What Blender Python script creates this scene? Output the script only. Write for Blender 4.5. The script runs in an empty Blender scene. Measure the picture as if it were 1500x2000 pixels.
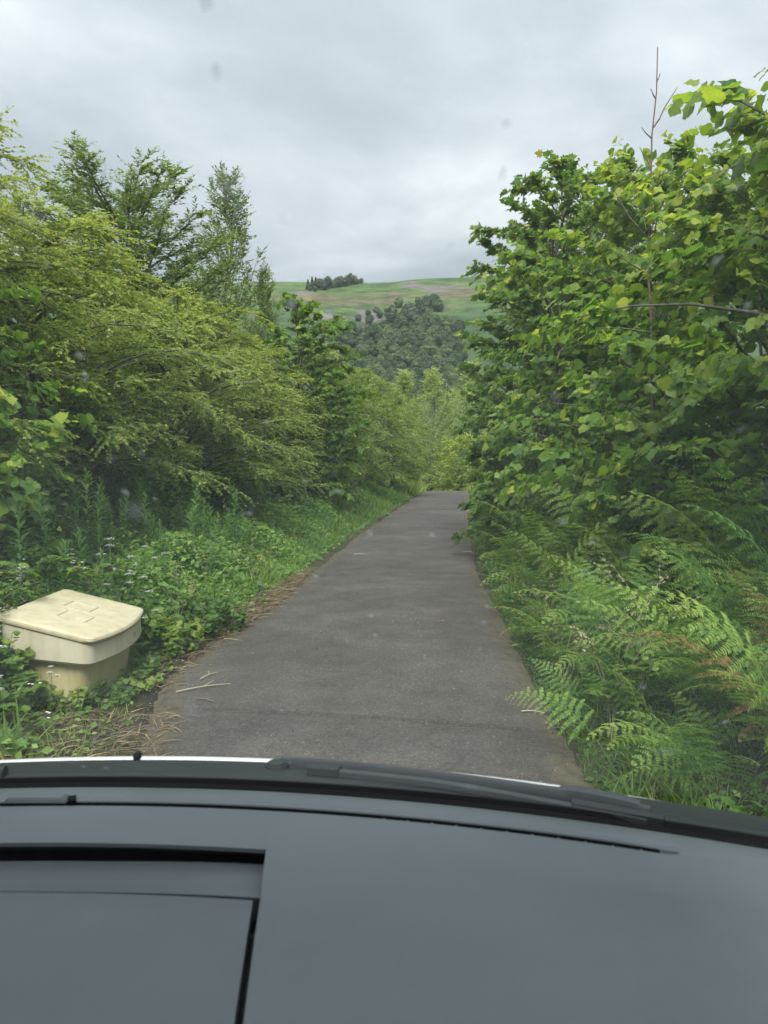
import bpy, bmesh, math, random
import numpy as np
from mathutils import Vector, Matrix, Euler

R = math.radians
C = bpy.context.scene.collection
SC = bpy.context.scene

# ------------------------------------------------------------------ camera
CAMZ = 1.75
PITCH = R(3.81)
cam_d = bpy.data.cameras.new('camera')
cam = bpy.data.objects.new('camera', cam_d)
C.objects.link(cam)
cam.location = (0, 0, CAMZ)
cam.rotation_euler = (R(90) - PITCH, 0, 0)
cam_d.sensor_fit = 'VERTICAL'
cam_d.sensor_height = 36
cam_d.lens = 27
cam_d.clip_start = 0.02
cam_d.clip_end = 6000
cam_d.dof.use_dof = True
cam_d.dof.focus_distance = 9.0
cam_d.dof.aperture_fstop = 9.0
SC.camera = cam

# ------------------------------------------------------------------ world: overcast sky
SUN_EL, SUN_AZ = R(50), R(184)          # azimuth clockwise from +Y
w = bpy.data.worlds.new('World')
SC.world = w
w.use_nodes = True
nt = w.node_tree
nt.nodes.clear()
def N(tree, kind, **kw):
    n = tree.nodes.new(kind)
    for k, v in kw.items():
        setattr(n, k, v)
    return n
def L(tree, a, b):
    tree.links.new(a, b)
def ramp(tree, stops, fac=None, interp='LINEAR'):
    n = tree.nodes.new('ShaderNodeValToRGB')
    n.color_ramp.interpolation = interp
    el = n.color_ramp.elements
    while len(el) > 1:
        el.remove(el[-1])
    for i, (p, c) in enumerate(stops):
        e = el[0] if i == 0 else el.new(p)
        e.position = p
        e.color = (c[0], c[1], c[2], 1) if len(c) == 3 else c
    if fac is not None:
        tree.links.new(fac, n.inputs[0])
    return n
def math_n(tree, op, a, b=None, clamp=False):
    n = tree.nodes.new('ShaderNodeMath')
    n.operation = op
    n.use_clamp = clamp
    for i, v in enumerate((a, b)):
        if v is None:
            continue
        if isinstance(v, (int, float)):
            n.inputs[i].default_value = v
        else:
            tree.links.new(v, n.inputs[i])
    return n.outputs[0]

out = N(nt, 'ShaderNodeOutputWorld')
bg = N(nt, 'ShaderNodeBackground')
bg.inputs['Strength'].default_value = 0.1
L(nt, bg.outputs[0], out.inputs[0])
sky = N(nt, 'ShaderNodeTexSky', sky_type='NISHITA')
sky.sun_disc = False
sky.sun_elevation = SUN_EL
sky.sun_rotation = SUN_AZ
sky.air_density = 1.0
tc = N(nt, 'ShaderNodeTexCoord')
sep = N(nt, 'ShaderNodeSeparateXYZ')
L(nt, tc.outputs['Generated'], sep.inputs[0])
zc = math_n(nt, 'MAXIMUM', sep.outputs[2], 0.0)
zd = math_n(nt, 'ADD', zc, 0.16)
comb = N(nt, 'ShaderNodeCombineXYZ')
L(nt, math_n(nt, 'DIVIDE', sep.outputs[0], zd), comb.inputs[0])
L(nt, math_n(nt, 'DIVIDE', sep.outputs[1], zd), comb.inputs[1])
no1 = N(nt, 'ShaderNodeTexNoise'); no1.inputs['Scale'].default_value = 1.15; no1.inputs['Detail'].default_value = 7; no1.inputs['Roughness'].default_value = 0.52
no1.inputs['Distortion'].default_value = 0.25
mp = N(nt, 'ShaderNodeMapping'); mp.inputs['Location'].default_value = (3.1, 7.4, 0)
L(nt, comb.outputs[0], mp.inputs[0]); L(nt, mp.outputs[0], no1.inputs['Vector'])
cl = ramp(nt, [(0.28, (3.5, 3.95, 4.2)), (0.45, (4.7, 5.2, 5.5)), (0.57, (6.2, 6.7, 6.95)), (0.70, (8.6, 9.0, 9.2))], no1.outputs[0])
# overcast luminance distribution: brighter towards the zenith
cie = math_n(nt, 'ADD', math_n(nt, 'MULTIPLY', zc, 0.58), 0.22)
mixc = N(nt, 'ShaderNodeVectorMath', operation='SCALE')
L(nt, cl.outputs[0], mixc.inputs[0]); L(nt, cie, mixc.inputs['Scale'])
mx = N(nt, 'ShaderNodeMix', data_type='RGBA')
mx.inputs[0].default_value = 0.94
L(nt, sky.outputs[0], mx.inputs[6]); L(nt, mixc.outputs[0], mx.inputs[7])
L(nt, mx.outputs[2], bg.inputs['Color'])

sun_d = bpy.data.lights.new('sun', 'SUN')
sun_d.energy = 1.5
sun_d.angle = R(25)
sun_d.color = (1.0, 0.98, 0.94)
sun = bpy.data.objects.new('sun', sun_d)
C.objects.link(sun)
sv = Vector((math.sin(SUN_AZ) * math.cos(SUN_EL), math.cos(SUN_AZ) * math.cos(SUN_EL), math.sin(SUN_EL)))
sun.rotation_euler = sv.to_track_quat('Z', 'Y').to_euler()
sun.location = (0, -20, 40)

SC.view_settings.view_transform = 'Standard'
SC.view_settings.look = 'None'
SC.view_settings.gamma = 1
SC.view_settings.exposure = 1.74
SC.render.engine = 'CYCLES'
SC.cycles.max_bounces = 6
SC.cycles.diffuse_bounces = 4
SC.cycles.glossy_bounces = 3
SC.cycles.transmission_bounces = 4
SC.cycles.transparent_max_bounces = 8
SC.cycles.use_denoising = True
SC.cycles.adaptive_threshold = 0.02

# ------------------------------------------------------------------ helpers
rng = np.random.default_rng(11)
UP = np.array([0, 0, 1.0])

def tag(o, label=None, cat=None, group=None, kind=None):
    if label: o['label'] = label
    if cat: o['category'] = cat
    if group: o['group'] = group
    if kind: o['kind'] = kind
    return o
def empty(name, loc=(0, 0, 0), rz=0, sc=1.0):
    o = bpy.data.objects.new(name, None)
    o.empty_display_size = 0.1
    o.location = loc
    o.rotation_euler = (0, 0, rz)
    o.scale = (sc, sc, sc)
    C.objects.link(o)
    return o
def link(name, me, parent=None, loc=(0, 0, 0)):
    o = bpy.data.objects.new(name, me)
    o.location = loc
    C.objects.link(o)
    if parent is not None:
        o.parent = parent
    return o
def mesh(name, V, F, mat=None, tint=None, col=None, smooth=False):
    """V (n,3); F (m,k) one polygon size; tint per face; col per vertex"""
    V = np.asarray(V, np.float32).reshape(-1, 3)
    F = np.asarray(F, np.int32)
    me = bpy.data.meshes.new(name)
    k = F.shape[1]
    me.vertices.add(len(V)); me.vertices.foreach_set('co', V.ravel())
    me.loops.add(F.size); me.loops.foreach_set('vertex_index', F.ravel())
    me.polygons.add(len(F))
    me.polygons.foreach_set('loop_start', np.arange(0, F.size, k, dtype=np.int32))
    me.update(calc_edges=True)
    if tint is not None:
        a = me.attributes.new('tint', 'FLOAT', 'FACE')
        a.data.foreach_set('value', np.asarray(tint, np.float32))
    if col is not None:
        a = me.attributes.new('col', 'FLOAT_COLOR', 'POINT')
        c4 = np.ones((len(V), 4), np.float32); c4[:, :3] = col
        a.data.foreach_set('color', c4.ravel())
    if smooth:
        me.polygons.foreach_set('use_smooth', np.ones(len(F), bool))
    me.validate(clean_customdata=False)
    if mat is not None:
        me.materials.append(mat)
    return me
def nrm(v):
    return v / np.maximum(np.linalg.norm(v, axis=-1, keepdims=True), 1e-9)
class Acc:
    """collects triangles"""
    def __init__(s): s.V, s.F, s.T, s.n = [], [], [], 0
    def add(s, V, F, t=None):
        V = np.asarray(V, np.float64).reshape(-1, 3); F = np.asarray(F, np.int64)
        s.V.append(V); s.F.append(F + s.n); s.n += len(V)
        s.T.append(np.zeros(len(F)) if t is None else np.broadcast_to(t, (len(F),)))
    def mesh(s, name, mat, smooth=False):
        return mesh(name, np.concatenate(s.V), np.concatenate(s.F), mat, np.concatenate(s.T), smooth=smooth)
def leaves(acc, P, D, Nn, Ln, tmpl, tint):
    tv, tf = tmpl
    D = nrm(D); S = nrm(np.cross(Nn, D)); Nn = np.cross(D, S)
    Ln = np.broadcast_to(Ln, (len(P),))
    V = P[:, None, :] + Ln[:, None, None] * (tv[None, :, 0:1] * D[:, None] + tv[None, :, 1:2] * S[:, None] + tv[None, :, 2:3] * Nn[:, None])
    k = len(tv)
    F = tf[None] + (np.arange(len(P)) * k)[:, None, None]
    acc.add(V.reshape(-1, 3), F.reshape(-1, 3), np.repeat(tint, len(tf)))
def tubes(acc, PL, RD, sides=4, t=None):
    """PL (n,k,3) polylines, RD (n,k)"""
    PL = np.asarray(PL, float); RD = np.asarray(RD, float)
    n, k, _ = PL.shape
    T = nrm(np.gradient(PL, axis=1))
    ref = np.where(np.abs(T[..., 2:3]) > 0.9, np.array([1.0, 0, 0]), UP)
    A = nrm(np.cross(T, ref)); B = np.cross(T, A)
    an = np.arange(sides) * 2 * math.pi / sides
    V = PL[:, :, None] + RD[:, :, None, None] * (np.cos(an)[None, None, :, None] * A[:, :, None] + np.sin(an)[None, None, :, None] * B[:, :, None])
    i = np.arange(k - 1)[:, None]; j = np.arange(sides)[None]
    a = i * sides + j; b = i * sides + (j + 1) % sides
    q = np.stack([a, b, b + sides, a + sides], -1).reshape(-1, 4)
    f = np.concatenate([q[:, [0, 1, 2]], q[:, [0, 2, 3]]])
    F = f[None] + (np.arange(n) * k * sides)[:, None, None]
    acc.add(V.reshape(-1, 3), F.reshape(-1, 3), 0.5 if t is None else np.repeat(t, len(f)))
_lat = np.random.default_rng(5).random((256, 256))
def vnoise(x, y):
    xi = np.floor(x).astype(int); yi = np.floor(y).astype(int)
    fx = x - xi; fy = y - yi
    fx = fx * fx * (3 - 2 * fx); fy = fy * fy * (3 - 2 * fy)
    g = lambda a, b: _lat[a & 255, b & 255]
    return (g(xi, yi) * (1 - fx) + g(xi + 1, yi) * fx) * (1 - fy) + (g(xi, yi + 1) * (1 - fx) + g(xi + 1, yi + 1) * fx) * fy
def fbm(x, y, o=4):
    s = 0; a = 0.5; t = 0
    for i in range(o):
        s = s + a * vnoise(x * 2 ** i + 17 * i, y * 2 ** i + 31 * i); t += a; a *= 0.5
    return s / t
def sstep(a, b, x):
    t = np.clip((x - a) / (b - a), 0, 1)
    return t * t * (3 - 2 * t)

# ------------------------------------------------------------------ materials
def pbr(name, col, rough=0.6, spec=0.4, metal=0.0):
    m = bpy.data.materials.new(name); m.use_nodes = True
    p = m.node_tree.nodes['Principled BSDF']
    p.inputs['Base Color'].default_value = (*col, 1)
    p.inputs['Roughness'].default_value = rough
    p.inputs['Specular IOR Level'].default_value = spec
    p.inputs['Metallic'].default_value = metal
    return m
LEAF_GAIN = 1.38
def foliage(name, stops, transl=0.46, rough=0.5, spec=0.35, objrand=0.0, veins=False, hue=0.0):
    """leaf surface: colour along 'tint' (0 old leaf .. 1 fresh growth)"""
    m = bpy.data.materials.new(name); m.use_nodes = True
    t = m.node_tree; p = t.nodes['Principled BSDF']; o = t.nodes['Material Output']
    stops = [(q, tuple(min(v * LEAF_GAIN, .6) for v in c)) for q, c in stops]
    at = N(t, 'ShaderNodeAttribute', attribute_name='tint')
    f = at.outputs['Fac']
    if objrand:
        oi = N(t, 'ShaderNodeObjectInfo')
        f = math_n(t, 'ADD', f, math_n(t, 'MULTIPLY', math_n(t, 'SUBTRACT', oi.outputs['Random'], 0.5), objrand), True)
    r = ramp(t, stops, f)
    colr = r.outputs[0]
    g = N(t, 'ShaderNodeTexNoise'); g.inputs['Scale'].default_value = 9; g.inputs['Detail'].default_value = 3
    tcn = N(t, 'ShaderNodeTexCoord'); L(t, tcn.outputs['Object'], g.inputs['Vector'])
    hs = N(t, 'ShaderNodeHueSaturation')
    L(t, colr, hs.inputs['Color'])
    L(t, math_n(t, 'ADD', math_n(t, 'MULTIPLY', g.outputs[0], 0.5), 0.75), hs.inputs['Value'])
    L(t, hs.outputs[0], p.inputs['Base Color'])
    p.inputs['Roughness'].default_value = rough
    p.inputs['Specular IOR Level'].default_value = spec
    tr = N(t, 'ShaderNodeBsdfTranslucent')
    br = N(t, 'ShaderNodeMix', data_type='RGBA', blend_type='MULTIPLY'); br.inputs[0].default_value = 1
    L(t, hs.outputs[0], br.inputs[6]); br.inputs[7].default_value = (1.5, 1.55, 0.7, 1)
    L(t, br.outputs[2], tr.inputs['Color'])
    ms = N(t, 'ShaderNodeMixShader'); ms.inputs[0].default_value = transl
    L(t, p.outputs[0], ms.inputs[1]); L(t, tr.outputs[0], ms.inputs[2])
    L(t, ms.outputs[0], o.inputs['Surface'])
    return m
GR = lambda *a: [(p, c) for p, c in a]
M = {}
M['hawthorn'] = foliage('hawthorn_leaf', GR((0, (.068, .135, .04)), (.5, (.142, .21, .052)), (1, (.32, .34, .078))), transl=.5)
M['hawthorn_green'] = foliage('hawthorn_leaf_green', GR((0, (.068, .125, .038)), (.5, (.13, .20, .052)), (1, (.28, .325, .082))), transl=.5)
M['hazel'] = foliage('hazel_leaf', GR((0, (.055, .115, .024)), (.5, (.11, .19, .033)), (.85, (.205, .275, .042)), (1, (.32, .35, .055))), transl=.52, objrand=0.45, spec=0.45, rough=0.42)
M['maple'] = foliage('maple_leaf', GR((0, (.045, .10, .02)), (.55, (.10, .175, .03)), (.93, (.22, .28, .04)), (1, (.36, .33, .05))))
M['ash'] = foliage('ash_leaf', GR((0, (.07, .105, .045)), (.6, (.115, .165, .06)), (1, (.22, .255, .085))), transl=.58)
M['willow'] = foliage('willow_leaf', GR((0, (.13, .185, .055)), (.6, (.25, .31, .10)), (1, (.38, .43, .16))))
M['yellowbush'] = foliage('yellow_green_leaf', GR((0, (.12, .175, .027)), (.6, (.25, .31, .045)), (1, (.42, .43, .07))))
M['fern'] = foliage('bracken_leaf', GR((0, (.045, .11, .03)), (.5, (.10, .19, .045)), (1, (.26, .34, .08))), objrand=0.6, spec=0.25)
M['fern_brown'] = foliage('withered_bracken', GR((0, (.10, .07, .03)), (1, (.25, .17, .06))), transl=.2)
M['grass'] = foliage('grass_blade', GR((0, (.055, .115, .028)), (.6, (.11, .19, .045)), (.9, (.19, .25, .06)), (1, (.36, .31, .13))), spec=0.3)
M['cover'] = foliage('ground_cover_leaf', GR((0, (.045, .10, .027)), (.6, (.095, .185, .042)), (1, (.22, .31, .07))))
M['herb'] = foliage('willowherb_leaf', GR((0, (.055, .12, .045)), (.6, (.10, .18, .065)), (1, (.2, .29, .10))), objrand=0.4)
M['bramble'] = foliage('bramble_leaf', GR((0, (.05, .10, .025)), (.6, (.10, .17, .035)), (1, (.22, .27, .05))), objrand=0.5)
M['farwood'] = foliage('far_wood_leaf', GR((0, (.045, .078, .036)), (.6, (.075, .118, .05)), (1, (.125, .17, .066))), objrand=1.1, transl=.2)
M['fardark'] = foliage('far_conifer_leaf', GR((0, (.045, .07, .045)), (.6, (.065, .095, .058)), (1, (.09, .125, .07))), objrand=0.5, transl=.15)
M['petal'] = pbr('white_petal', (.8, .8, .76), .6, .2)
M['yellow'] = pbr('yellow_petal', (.75, .55, .03), .6, .2)
M['straw'] = foliage('dead_grass', GR((0, (.065, .047, .028)), (.6, (.17, .125, .07)), (1, (.33, .26, .155))), transl=.15)
M['seed'] = pbr('seed_head', (.42, .38, .24), .8, .1)
M['stalk'] = pbr('green_stalk', (.13, .19, .06), .6, .3)

def bark(name, c0, c1):
    m = pbr(name, c0, .85, .2); t = m.node_tree; p = t.nodes['Principled BSDF']
    g = N(t, 'ShaderNodeTexNoise'); g.inputs['Scale'].default_value = 25; g.inputs['Detail'].default_value = 5
    tcn = N(t, 'ShaderNodeTexCoord'); L(t, tcn.outputs['Object'], g.inputs['Vector'])
    r = ramp(t, [(.3, c0), (.7, c1)], g.outputs[0]); L(t, r.outputs[0], p.inputs['Base Color'])
    b = N(t, 'ShaderNodeBump'); b.inputs['Strength'].default_value = .5; b.inputs['Distance'].default_value = .02
    L(t, g.outputs[0], b.inputs['Height']); L(t, b.outputs[0], p.inputs['Normal'])
    return m
M['bark'] = bark('grey_brown_bark', (.075, .068, .05), (.17, .155, .12))
M['twig'] = bark('bare_twig_bark', (.12, .085, .07), (.22, .16, .14))

# road
def road_mat():
    m = pbr('asphalt', (.08, .078, .075), .85, .35); t = m.node_tree; p = t.nodes['Principled BSDF']
    tcn = N(t, 'ShaderNodeTexCoord'); v = tcn.outputs['Object']
    def noise(s, d=4, r=.5):
        n = N(t, 'ShaderNodeTexNoise'); n.inputs['Scale'].default_value = s; n.inputs['Detail'].default_value = d; n.inputs['Roughness'].default_value = r
        L(t, v, n.inputs['Vector']); return n.outputs[0]
    big = noise(.45, 5, .6); mid = noise(2.2, 5, .6); fine = noise(60, 3)
    vo = N(t, 'ShaderNodeTexVoronoi'); vo.inputs['Scale'].default_value = 85; L(t, v, vo.inputs['Vector'])
    base = ramp(t, [(.32, (.055, .049, .043)), (.5, (.094, .084, .075)), (.68, (.145, .131, .118))], math_n(t, 'ADD', math_n(t, 'MULTIPLY', big, .6), math_n(t, 'MULTIPLY', mid, .4)))
    chip = ramp(t, [(.0, (.42, .42, .42)), (.6, (.95, .95, .95)), (.88, (1.2, 1.2, 1.2)), (.97, (2.5, 2.45, 2.35))], vo.outputs['Color'])
    sepc = N(t, 'ShaderNodeMix', data_type='RGBA', blend_type='MULTIPLY'); sepc.inputs[0].default_value = .85
    L(t, base.outputs[0], sepc.inputs[6]); L(t, chip.outputs[0], sepc.inputs[7])
    # mossy, muddy margins: 'col' holds distance to the edge in r
    at = N(t, 'ShaderNodeAttribute', attribute_name='col'); sr = N(t, 'ShaderNodeSeparateColor'); L(t, at.outputs['Color'], sr.inputs[0])
    em = math_n(t, 'ADD', sr.outputs[0], math_n(t, 'MULTIPLY', math_n(t, 'SUBTRACT', noise(3.5, 6, .65), .5), 1.1))
    er = ramp(t, [(.28, (1, 1, 1)), (.5, (0, 0, 0))], em)
    mixd = N(t, 'ShaderNodeMix', data_type='RGBA'); L(t, er.outputs[0], mixd.inputs[0])
    dirt = ramp(t, [(.35, (.055, .046, .032)), (.55, (.12, .10, .07)), (.72, (.075, .085, .03))], noise(9, 6, .7))
    L(t, sepc.outputs[2], mixd.inputs[6]); L(t, dirt.outputs[0], mixd.inputs[7])
    L(t, mixd.outputs[2], p.inputs['Base Color'])
    b = N(t, 'ShaderNodeBump'); b.inputs['Strength'].default_value = .55; b.inputs['Distance'].default_value = .006
    L(t, vo.outputs['Distance'], b.inputs['Height']); L(t, b.outputs[0], p.inputs['Normal'])
    return m
M['road'] = road_mat()
def ground_mat():
    m = pbr('soil_and_turf', (.05, .05, .03), .95, .15); t = m.node_tree; p = t.nodes['Principled BSDF']
    at = N(t, 'ShaderNodeAttribute', attribute_name='col')
    g = N(t, 'ShaderNodeTexNoise'); g.inputs['Scale'].default_value = 1.3; g.inputs['Detail'].default_value = 9; g.inputs['Roughness'].default_value = .7
    tcn = N(t, 'ShaderNodeTexCoord'); L(t, tcn.outputs['Object'], g.inputs['Vector'])
    g2 = N(t, 'ShaderNodeTexNoise'); g2.inputs['Scale'].default_value = .09; g2.inputs['Detail'].default_value = 8; g2.inputs['Roughness'].default_value = .7
    L(t, tcn.outputs['Object'], g2.inputs['Vector'])
    k = math_n(t, 'ADD', math_n(t, 'MULTIPLY', g.outputs[0], .7), math_n(t, 'MULTIPLY', g2.outputs[0], 1.1))
    r = ramp(t, [(.6, (.42, .42, .42)), (.9, (1, 1, 1)), (1.0, (1.4, 1.4, 1.3))], k)
    mm = N(t, 'ShaderNodeMix', data_type='RGBA', blend_type='MULTIPLY'); mm.inputs[0].default_value = 1
    L(t, at.outputs['Color'], mm.inputs[6]); L(t, r.outputs[0], mm.inputs[7]); L(t, mm.outputs[2], p.inputs['Base Color'])
    b = N(t, 'ShaderNodeBump'); b.inputs['Strength'].default_value = .6; b.inputs['Distance'].default_value = .1
    L(t, g.outputs[0], b.inputs['Height']); L(t, b.outputs[0], p.inputs['Normal'])
    return m
M['ground'] = ground_mat()

# ------------------------------------------------------------------ terrain
_yy = np.arange(-40, 140, 0.25)
def _curve(pts):
    v = np.interp(_yy, [p[0] for p in pts], [p[1] for p in pts])
    k = np.exp(-np.linspace(-2, 2, 9) ** 2); k /= k.sum()
    return np.convolve(np.pad(v, 4, 'edge'), k, 'valid')
_xl = _curve([(-40, -1.7), (0, -1.55), (4, -1.5), (5, -1.6), (6, -1.84), (6.8, -1.82), (7.6, -1.62), (9.4, -1.36), (11.4, -1.24), (17, -.75), (25, .1), (35, 1.17), (46, 2.45), (53, 2.9), (60, 2.4), (75, -2), (95, -12), (140, -45)])
_xr = _curve([(-40, 1.1), (0, 1.15), (5, 1.18), (8, 1.35), (11.4, 1.46), (17.5, 1.98), (25, 2.8), (35, 4.0), (46, 5.1), (53, 5.6), (60, 5.4), (75, 1.5), (95, -7), (140, -38)])
xl = lambda y: np.interp(y, _yy, _xl)
xr = lambda y: np.interp(y, _yy, _xr)
def zroad(y):
    y = np.asarray(y, float)
    d = np.clip(y - 43, 0, 8)
    return -0.008 * d * d - np.clip(y - 51, 0, 90) * 0.128
RT = np.array([0, 60, 100, 160, 220, 300, 400, 500, 560, 620, 680, 900, 3000, 5000.0])
ZT = np.array([0, -1.5, -9, -12, 0, 32, 68, 107, 127, 146, 153, 152, 120, 100.0])
_rr = np.linspace(0, 5000, 5001)
_zz = np.interp(_rr, RT, ZT)
_k = np.exp(-np.linspace(-2, 2, 41) ** 2); _k /= _k.sum()
_zz = np.convolve(np.pad(_zz, 20, 'edge'), _k, 'valid')
def zfar(x, y):
    r = np.hypot(x, y); az = np.arctan2(x, np.maximum(y, 1e-6) if np.ndim(y) == 0 else y)
    z = np.interp(r, _rr, _zz) * (1 + .13 * np.clip(az, -1.2, 1.2))
    bump = (fbm(x * .012, y * .012, 4) - .5) * 22 * sstep(150, 350, r)
    return z + bump * (.35 + .4 * sstep(300, 600, r) * 0)
def zg(x, y):
    x = np.asarray(x, float); y = np.asarray(y, float)
    a = xl(y) - x; b = x - xr(y)
    zr = zroad(y)
    bl = .03 * sstep(0, .4, a) + .25 * np.clip(a - .5, 0, 4) + .08 * np.clip(a - 4.5, 0, 12)
    brk = .05 * sstep(0, .4, b) + .22 * np.clip(b - .3, 0, 3) + .08 * np.clip(b - 3.3, 0, 12)
    near = zr + np.where(a > 0, bl, 0) + np.where(b > 0, brk, 0)
    near = near + (fbm(x * .9, y * .9, 3) - .5) * .16 * (sstep(.2, 1.2, a) + sstep(.2, 1.2, b))
    near = near - .06 * ((a < -.05) & (b < -.05))
    wgt = sstep(55, 95, np.hypot(x, y))
    return near * (1 - wgt) + zfar(x, y) * wgt

def build_ground():
    rad = np.concatenate([np.linspace(.6, 30, 150), np.geomspace(30.5, 250, 60), np.linspace(255, 720, 150), np.geomspace(760, 2600, 10)])
    az = np.concatenate([np.linspace(-180, -42, 46)[:-1], np.linspace(-42, 42, 281), np.linspace(42, 180, 46)[1:]])
    A, RR = np.meshgrid(np.radians(az), rad)
    X = RR * np.sin(A); Y = RR * np.cos(A)
    Z = zg(X, Y)
    nr, na = X.shape
    V = np.stack([X, Y, Z], -1).reshape(-1, 3)
    i = np.arange(nr - 1)[:, None]; j = np.arange(na - 1)[None]
    a = (i * na + j)
    F = np.stack([a, a + 1, a + na + 1, a + na], -1).reshape(-1, 4)[:, ::-1]
    # colours
    x, y, z = V.T
    r = np.hypot(x, y)
    px = 750 + 1500 * x / np.maximum(y, 1); el = (z - CAMZ) / np.maximum(r, 1)
    n1 = fbm(x * .02, y * .02, 4); n2 = fbm(x * .06 + 50, y * .06, 4); n3 = fbm(x * .15 + 9, y * .15 + 3, 3)
    col = np.zeros((len(V), 3)); soil = np.array([.05, .045, .028])
    moss = np.array([.06, .075, .025])
    n4 = fbm(x * 3.1, y * 3.1, 4); col[:] = soil + (moss - soil) * (sstep(.45, .62, n4) * .6)[:, None]
    grass = np.array([.075, .13, .04]); pale = np.array([.10, .15, .05]); brown = np.array([.115, .105, .06]); scree = np.array([.135, .125, .118]); dark = np.array([.045, .072, .035])
    hill = grass + (pale - grass) * sstep(.42, .62, n1)[:, None]
    hill = hill + (dark - hill) * (sstep(.52, .66, n2) * .75)[:, None]
    # altitude zones: bracken and scree belt at mid slope, rough dark ground below
    belt = np.exp(-((el - .205 - (n1 - .5) * .03) / .012) ** 2)
    hill = hill + (brown - hill) * (.55 * belt * sstep(.38, .52, n2 + .15 * n3))[:, None]
    low = sstep(.205, .175, el + (n2 - .5) * .03)
    hill = hill + (dark - hill) * (low * .8)[:, None]
    def patch(az0, el0, sa, se, c, k=1.0):
        u = ((x / np.maximum(y, 1) - az0) / sa) ** 2 + ((el - el0) / se) ** 2 + (n3 - .5) * 2.2 + (n2 - .5) * 1.5
        return sstep(1.15, .7, u)[:, None] * k, c
    for az0, el0, sa, se, c in [(-.105, .211, .018, .006, scree), (-.085, .206, .035, .006, brown * 1.15), (-.015, .203, .05, .0035, brown), (.035, .224, .016, .004, scree),
                                (.075, .218, .03, .005, scree), (-.02, .186, .022, .010, scree), (.10, .213, .03, .006, brown), (-.07, .184, .02, .004, scree), (.01, .213, .02, .003, brown)]:
        k, c = patch(az0, el0, sa, se, c)
        hill = hill + (c - hill) * k
    wg = sstep(60, 140, r)[:, None]
    col = col * (1 - wg) + hill * wg
    o = link('ground', mesh('ground', V, F, M['ground'], col=col, smooth=True))
    o['kind'] = 'structure'
build_ground()

def build_road():
    ys = np.arange(-8, 100, .2); u = np.linspace(0, 1, 15)
    Y, U = np.meshgrid(ys, u, indexing='ij')
    a = xl(Y) + (fbm(Y * 1.7, Y * 0, 3) - .5) * .22 - .04; b = xr(Y) + (fbm(Y * 1.5 + 40, Y * 0, 3) - .5) * .2 + .04
    X = a + (b - a) * U
    Z = zroad(Y) + .035 * (1 - (2 * U - 1) ** 2) + (fbm(X * .8, Y * .5, 3) - .5) * .02
    Z = np.where((U < .01) | (U > .99), Z - .05, Z + .004)
    n = len(u)
    i = np.arange(len(ys) - 1)[:, None]; j = np.arange(n - 1)[None]; q = i * n + j
    F = np.stack([q, q + 1, q + n + 1, q + n], -1).reshape(-1, 4)
    e = np.minimum(U, 1 - U) * 2.75
    col = np.stack([np.clip(e / .6, 0, 1).ravel()] * 3, -1)
    o = link('road', mesh('road', np.stack([X, Y, Z], -1).reshape(-1, 3), F, M['road'], col=col, smooth=True))
    o['kind'] = 'structure'
build_road()

# ------------------------------------------------------------------ leaf templates (x along, y across, z up), unit length
def T(v, f): return np.array(v, float), np.array(f, int)
LEAF2 = T([(0, 0, 0), (.45, -.32, .07), (1, 0, -.05), (.45, .32, .07)], [(0, 1, 2), (0, 2, 3)])
NARROW = T([(0, 0, 0), (.35, -.085, .03), (.35, .085, .03), (.75, -.06, -.03), (.75, .06, -.03), (1, 0, -.12)], [(0, 1, 2), (1, 3, 4), (1, 4, 2), (3, 5, 4)])
LANCE = T([(0, 0, 0), (.4, -.2, .05), (1, 0, -.06), (.4, .2, .05)], [(0, 1, 2), (0, 2, 3)])
def heart(seed, curl=.18):
    r = np.random.default_rng(seed)
    half = np.array([(.0, .02), (-.09, .17), (-.07, .35), (.08, .49), (.30, .54), (.50, .49), (.68, .36), (.84, .19), (.92, .10)])
    u = np.linspace(0, 8, 15); hx = np.interp(u, range(9), half[:, 0]); hy = np.interp(u, range(9), half[:, 1])
    V = [(.0, 0, 0), (.35, 0, -.03), (.7, 0, -curl * .4), (1.06, 0, -curl * .95)]
    F = []
    mids = [0] * 6 + [1] * 5 + [2] * 4
    for s in (-1, 1):
        b = len(V); wav = r.uniform(0, 6.28); am = r.uniform(.03, .07)
        for k in range(15):
            jag = 1 + (.04 if k % 2 else -.03) + r.normal(0, .025)
            x, y = hx[k] + (.02 if k % 2 else -.02) + r.normal(0, .008), hy[k] * jag
            V.append((x, s * y, .2 * y - curl * x * x * .8 - .5 * max(0, y - .28) + am * math.sin(wav + k * 1.1) * min(1, y * 3)))
        for k in range(14):
            tri = (mids[k], b + k, b + k + 1); F.append(tri if s < 0 else tri[::-1])
            if mids[k] != mids[k + 1]:
                tri = (mids[k], b + k + 1, mids[k + 1]); F.append(tri if s < 0 else tri[::-1])
        tri = (2, b + 14, 3); F.append(tri if s < 0 else tri[::-1])
    return T(V, F)
HEARTS = [heart(i, c) for i, c in enumerate((.12, .3, .5, .22))]
def maple_leaf():
    half = [(.0, .0), (-.12, .30), (.10, .28), (.05, .58), (.30, .36), (.52, .55), (.55, .24), (.72, .2), (1.0, .0)]
    V = [(.1, 0, 0)]; F = []
    ring = [(x, -y) for x, y in half] + [(x, y) for x, y in half[::-1][1:-1]]
    for x, y in ring:
        V.append((x, y, .12 * abs(y) - .2 * x * x))
    n = len(ring)
    for k in range(n):
        F.append((0, 1 + k, 1 + (k + 1) % n))
    return T(V, F)
MAPLE = maple_leaf()

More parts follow.
